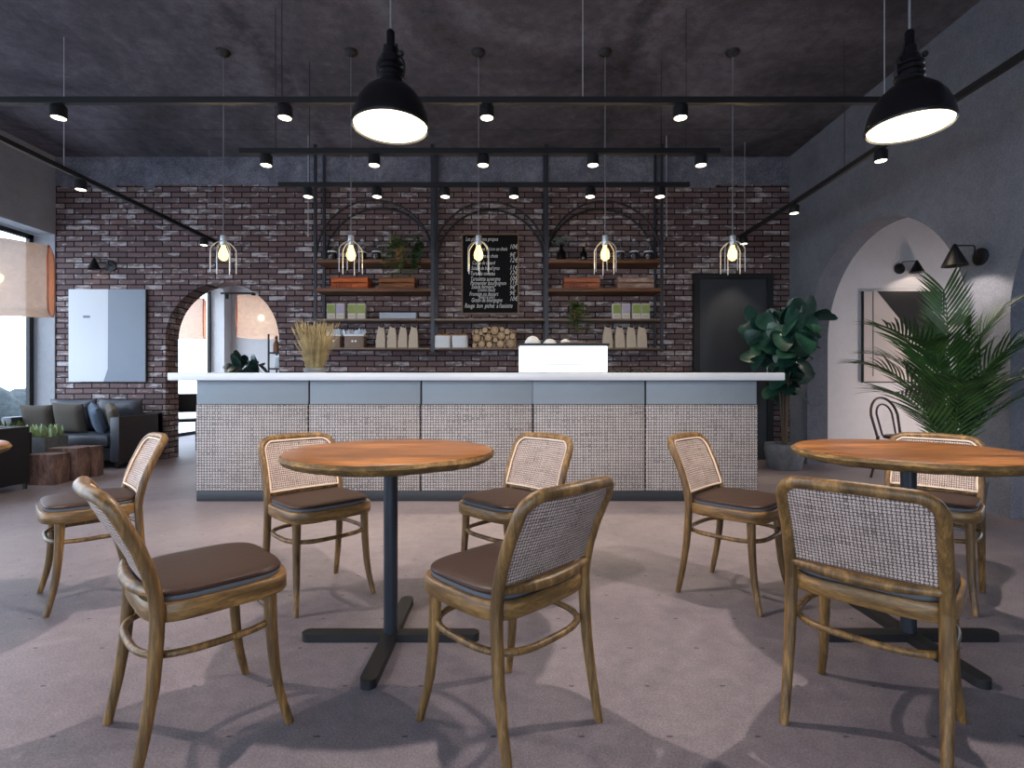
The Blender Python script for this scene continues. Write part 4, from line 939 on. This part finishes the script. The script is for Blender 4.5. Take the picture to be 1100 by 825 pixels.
def planter(label, x0, x1, y0, y1, h, seed, leafm, hl, mat):
    t = thing('planter_box', label, 'planter', ((x0 + x1) / 2, (y0 + y1) / 2, 0)); a, b = (x1 - x0) / 2, (y1 - y0) / 2; m = M()
    m.bb(-a, a, -b, -b + .02, 0, h, .003); m.bb(-a, a, b - .02, b, 0, h, .003); m.bb(-a, -a + .02, -b + .02, b - .02, 0, h); m.bb(a - .02, a, -b + .02, b - .02, 0, h)
    obj('box', m, mat, t, False); obj('soil', M().bb(-a + .02, a - .02, -b + .02, b - .02, .01, h - .03), SOIL, t, False)
    lv = M(); rr = random.Random(seed)
    for k in range(170):
        p = (rr.uniform(-a + .03, a - .03), rr.uniform(-b + .03, b - .03), h - .04); an = rr.uniform(0, 2 * PI); L = rr.uniform(.5, 1) * hl
        lv.leaf(p, (math.cos(an) * .6, math.sin(an) * .6, 1), (math.cos(an), math.sin(an), .2), L, .05, .35, 4)
    obj('leaves', lv, leafm, t)
    return t
planter('grey planter box of pale green and white plants beside the wood block stools', -5.50, -5.04, 5.68, 5.98, .42, 8, LEAF_PALE, .17, POTG)
planter('black planter box of green plants behind the black armchair', -5.75, -4.98, 5.18, 5.46, .50, 9, LEAF_VINE, .17, BLKARM)
ac = thing('black_armchair', 'black boxy armchair at the left edge beside the wood block stools', 'armchair', (-5.0, 4.62, 0))
for x in (-.385, .36): obj('side_panel', M().bb(x - .022, x + .022, -.42, .42, .06, .595, .006), BLKARM, ac)
obj('seat', M().bb(-.363, .338, -.38, .40, .12, .36, .03), BLKARM, ac); obj('backrest', M().bb(-.363, .338, .30, .42, .36, .60, .03), BLKARM, ac)
obj('seat_cushion', M().bb(-.36, .335, -.40, .30, .36, .45, .03), SOFA, ac)
for x in (-.385, .36):
    for y in (-.39, .395): obj('leg', M().cyl((x, y, 0), (x, y, .07), .016), BLACK, ac)
def lantern(label, loc):
    t = thing('gauze_lantern', label, 'lantern', loc, 0, 'gauze lanterns with copper ends'); n = 36; rr = random.Random(3)
    a, b, hz = .40, .36, .35; m = M(); rings = []
    for k in range(9):
        u = -1 + 2 * k / 8
        rings.append([Vector((a * u, b * (1 - .03 * u * u) * y + rr.uniform(-.006, .006), hz * (1 - .03 * u * u) * z + rr.uniform(-.006, .006))) for y, z in [(math.copysign(abs(math.cos(2 * PI * j / n)) ** .38, math.cos(2 * PI * j / n)), math.copysign(abs(math.sin(2 * PI * j / n)) ** .38, math.sin(2 * PI * j / n))) for j in range(n)]])
    m.loft(rings, False, False); obj('gauze_drum', m, GAUZE, t)
    for s in (1, -1):
        e = M(); er = []
        for k in range(6):
            u = k / 5; rad = math.cos(u * PI / 2 * .98); er.append([Vector((s * (a + .03 * u), b * .95 * rad * math.copysign(abs(math.cos(2 * PI * j / n)) ** .42, math.cos(2 * PI * j / n)), hz * .95 * rad * math.copysign(abs(math.sin(2 * PI * j / n)) ** .42, math.sin(2 * PI * j / n)))) for j in range(n)])
        e.loft(er); obj('copper_end', e, COPPER, t)
        w_ = M().tube([Vector((s * a, b * .955 * math.copysign(abs(math.cos(2 * PI * j / n)) ** .40, math.cos(2 * PI * j / n)), hz * .955 * math.copysign(abs(math.sin(2 * PI * j / n)) ** .40, math.sin(2 * PI * j / n)))) for j in range(n)], .009, 6, True); obj('copper_rim', w_, plain('copper_wire', (206, 120, 84), .45, .3), t)
    obj('bulb', M().ball((0, 0, .0), .055), LANT, t); obj('socket', M().lathe([(.02, .05), (.024, .06), (.024, .10), (.01, .11)], seg=14), WHITE, t)
    obj('cable', M().cyl((0, 0, .105), (0, 0, CZ - loc[2]), .005, seg=6), DARKCORD, t)
    light('lantern_light', 'POINT', (0, 0, -.09), 6, (1, .82, .6), t, .05)
    return t
LTN = lantern('large gauze lantern with copper end hanging before the left window', (-5.0, 5.1, 2.03)); LTN.rotation_euler = (0, 0, math.radians(37))
for loc, lb in (((-5.42, 8.6, 2.08), 'left gauze lantern seen through the brick arch'), ((-4.10, 8.6, 2.08), 'right gauze lantern seen through the brick arch')):
    o = dup(LTN, loc, math.radians(26), lb); o.scale = (.86, .86, .96); light('lantern_light', 'POINT', (0, 0, -.09), 22, (1, .92, .84), o, .05)

# ------------------------------------------------------------------ back room through the brick arch
bt = thing('ceiling_track', 'short black track with two spots seen through the brick arch', 'track', (-5.0, 9.4, 2.62))
obj('rail', M().bb(-.20, .50, -.015, .015, -.015, .015), BLACK, bt, False)
for x in (-.1, .38): obj('spot_head', M().lathe([(.03, -.10), (.035, -.095), (.035, -.02), (.01, -.012)], (x, 0, 0), 14), BLACK, bt)
for x in (-.15, .45): obj('suspension_cable', M().cyl((x, 0, .01), (x, 0, CZ - 2.62), .003, seg=5), DARKCORD, bt)
rs = thing('metal_rack', 'small black metal rack with paper bags seen at the right of the brick arch', 'rack', (-3.35, 7.72, 0))
for x in (-.16, .16):
    for y in (-.13, .13): obj('post', M().bb(x - .01, x + .01, y - .01, y + .01, 0, 1.72), BLACK, rs, False)
for z in (.3, .8, 1.22, 1.45): obj('shelf', M().bb(-.17, .17, -.14, .14, z - .01, z + .01), BLACK, rs, False)
for i, x in enumerate((-.09, .06)):
    t = thing('brown_bottle', ('left' if i == 0 else 'right') + ' brown bottle on the rack seen through the brick arch', 'bottle', (-3.35 + x, 7.68, 1.46), 0, 'brown bottles on the back room rack')
    obj('bottle_body', M().lathe([(.042, 0), (.047, .01), (.047, .12), (.02, .17), (.018, .2)], seg=16), plain('amber%d' % i, (150, 104, 70), .4), t); obj('cap', M().lathe([(.021, .2), (.021, .225)], seg=14), BLACK, t)
t = thing('glass_canister', 'pale glass canister on the lower rack shelf seen through the arch', 'canister', (-3.38, 7.68, 1.23)); obj('glass_body', M().lathe([(.07, 0), (.075, .01), (.075, .14), (.06, .16)], seg=20), plain('pale_glass', (186, 200, 204), .2), t); obj('lid', M().lathe([(.062, .16), (.062, .18), (.01, .185)], seg=18), CHROME, t)
bc = thing('black_side_chair', 'black chair seen through the lower part of the brick arch', 'chair', (-5.0, 8.0, 0), .5)
obj('seat', M().bb(-.2, .2, -.2, .2, .43, .47, .012), BLACK, bc); obj('backrest', M().bb(-.2, .2, .18, .21, .56, .85, .01), BLACK, bc)
for x in (-.18, .18):
    obj('leg', M().cyl((x, -.18, 0), (x, -.18, .44), .012, .015), BLACK, bc); obj('leg', M().tube([(x, .21, 0), (x, .18, .44), (x, .205, .84)], .014, 8), BLACK, bc)

# ------------------------------------------------------------------ bentwood chair in the side room
bw = thing('bentwood_chair', 'dark bentwood cafe chair with looped back in the white side room', 'chair', (4.08, 5.45, 0), .3)
DW = wood('dark_bentwood', (44, 26, 20), (78, 50, 38))
def loop(w, h0, h1, y0, y1): return [(-w * (1 if k < .5 else 1) * math.cos(PI * k) if True else 0, 0, 0) for k in ()]
def hoop(w, z0, z1, y0, y1, n=24):
    p = [(-w * .88, y0, z0)]
    for k in range(n + 1):
        a = PI - PI * k / n; zz = z1 - w * 1.05 + w * 1.05 * math.sin(a); p.append((w * math.cos(a), y0 + (y1 - y0) * (zz - z0) / (z1 - z0), zz))
    return p + [(w * .88, y0, z0)]
obj('outer_back_hoop', M().tube(catmull(hoop(.19, .45, .85, .18, .27), 2), .013, 8), DW, bw); obj('inner_back_hoop', M().tube(catmull(hoop(.11, .45, .78, .175, .255), 2), .010, 8), DW, bw)
obj('seat', M().lathe([(.19, .432), (.2, .438), (.2, .458), (.185, .466), (.02, .462)], seg=30), DW, bw)
for x, y, dy in ((-.15, -.13, -.05), (.15, -.13, -.05), (-.167, .178, .06), (.167, .178, .06)): obj('leg', M().tube(catmull([(x * .95, y * .95 if y < 0 else y, .45), (x, y + dy * .3, .22), (x * 1.1, y + dy, 0)], 5), lerpr([.016, .014, .011], 5), 8), DW, bw)
obj('stretcher_hoop', M().tube([(.155 * math.cos(2 * PI * j / 28), .155 * math.sin(2 * PI * j / 28) + .01, .25) for j in range(28)], .008, 6, True), DW, bw)

# ------------------------------------------------------------------ daylight, camera, view
SKY = 5.7
wd = bpy.data.worlds.new('daylight'); scn.world = wd; wd.use_nodes = True
bg = wd.node_tree.nodes['Background']; bg.inputs[0].default_value = (.68, .82, 1.0, 1); bg.inputs[1].default_value = SKY
def portal(name, loc, rot, sx_, sy_):
    l = bpy.data.lights.new(name, 'AREA'); l.shape = 'RECTANGLE'; l.size = sx_; l.size_y = sy_; l.cycles.is_portal = True
    o = bpy.data.objects.new(name, l); COL.objects.link(o); o.location = loc; o.rotation_euler = rot
portal('portal_left', (LX - .33, 2.19, 1.49), (PI / 2, 0, -PI / 2), 9.58, 2.98)
portal('portal_back_room', (LX - .33, 9.35, 1.49), (PI / 2, 0, -PI / 2), 3.5, 2.98)
portal('portal_front_a', (-3.9, -3.32, 1.65), (PI / 2, 0, 0), 3.0, 2.7)
portal('portal_front_b', (-.15, -3.32, 1.5), (PI / 2, 0, 0), 3.5, 3.0)
portal('portal_front_c', (5.7, -3.32, 1.75), (PI / 2, 0, 0), 2.6, 1.7)
portal('portal_side_room', (8.02, 5.85, .82), (PI / 2, 0, PI / 2), 1.7, 1.55)

bpy.context.view_layer.update(); dg = bpy.context.evaluated_depsgraph_get()
for o in [o for o in scn.objects if o.type == 'FONT']:
    me = bpy.data.meshes.new_from_object(o.evaluated_get(dg)); q = bpy.data.objects.new(o.name, me); COL.objects.link(q); q.parent = o.parent
    q.location = o.location; q.rotation_euler = o.rotation_euler; q.scale = o.scale; nm = o.name; bpy.data.objects.remove(o); q.name = nm
gl = thing('added_globe_lamp', 'low globe lamp added to light the side-room wall, unseen behind the plaster pillar', 'lamp', (5.75, 6.0, 0))  # added lamp, out of sight, there to brighten the side-room wall
obj('base', M().lathe([(.12, 0), (.12, .02), (.02, .03), (.012, .05), (.012, .42)], seg=24), BLACK, gl); obj('added_globe', M().ball((0, 0, .5), .09), LANT, gl)
light('added_globe_light', 'POINT', (0, 0, .62), 55, (1, .82, .76), gl, .06)
cam = bpy.data.cameras.new('camera'); co = bpy.data.objects.new('camera', cam); COL.objects.link(co)
cam.sensor_width = 36; cam.lens = 18.5; co.location = (0, 0, 1.0); co.rotation_euler = (PI / 2, 0, 0); cam.clip_end = 200
scn.camera = co
vs_ = scn.view_settings; vs_.view_transform = 'Standard'; vs_.look = 'None'; vs_.gamma = 1; vs_.use_curve_mapping = False; vs_.exposure = 0.0
cy = scn.cycles; cy.use_denoising = True; cy.max_bounces = 8; cy.diffuse_bounces = 4; cy.glossy_bounces = 3; cy.transparent_max_bounces = 12; cy.sample_clamp_indirect = 4; cy.sample_clamp_direct = 6
cy.caustics_reflective = False; cy.caustics_refractive = False
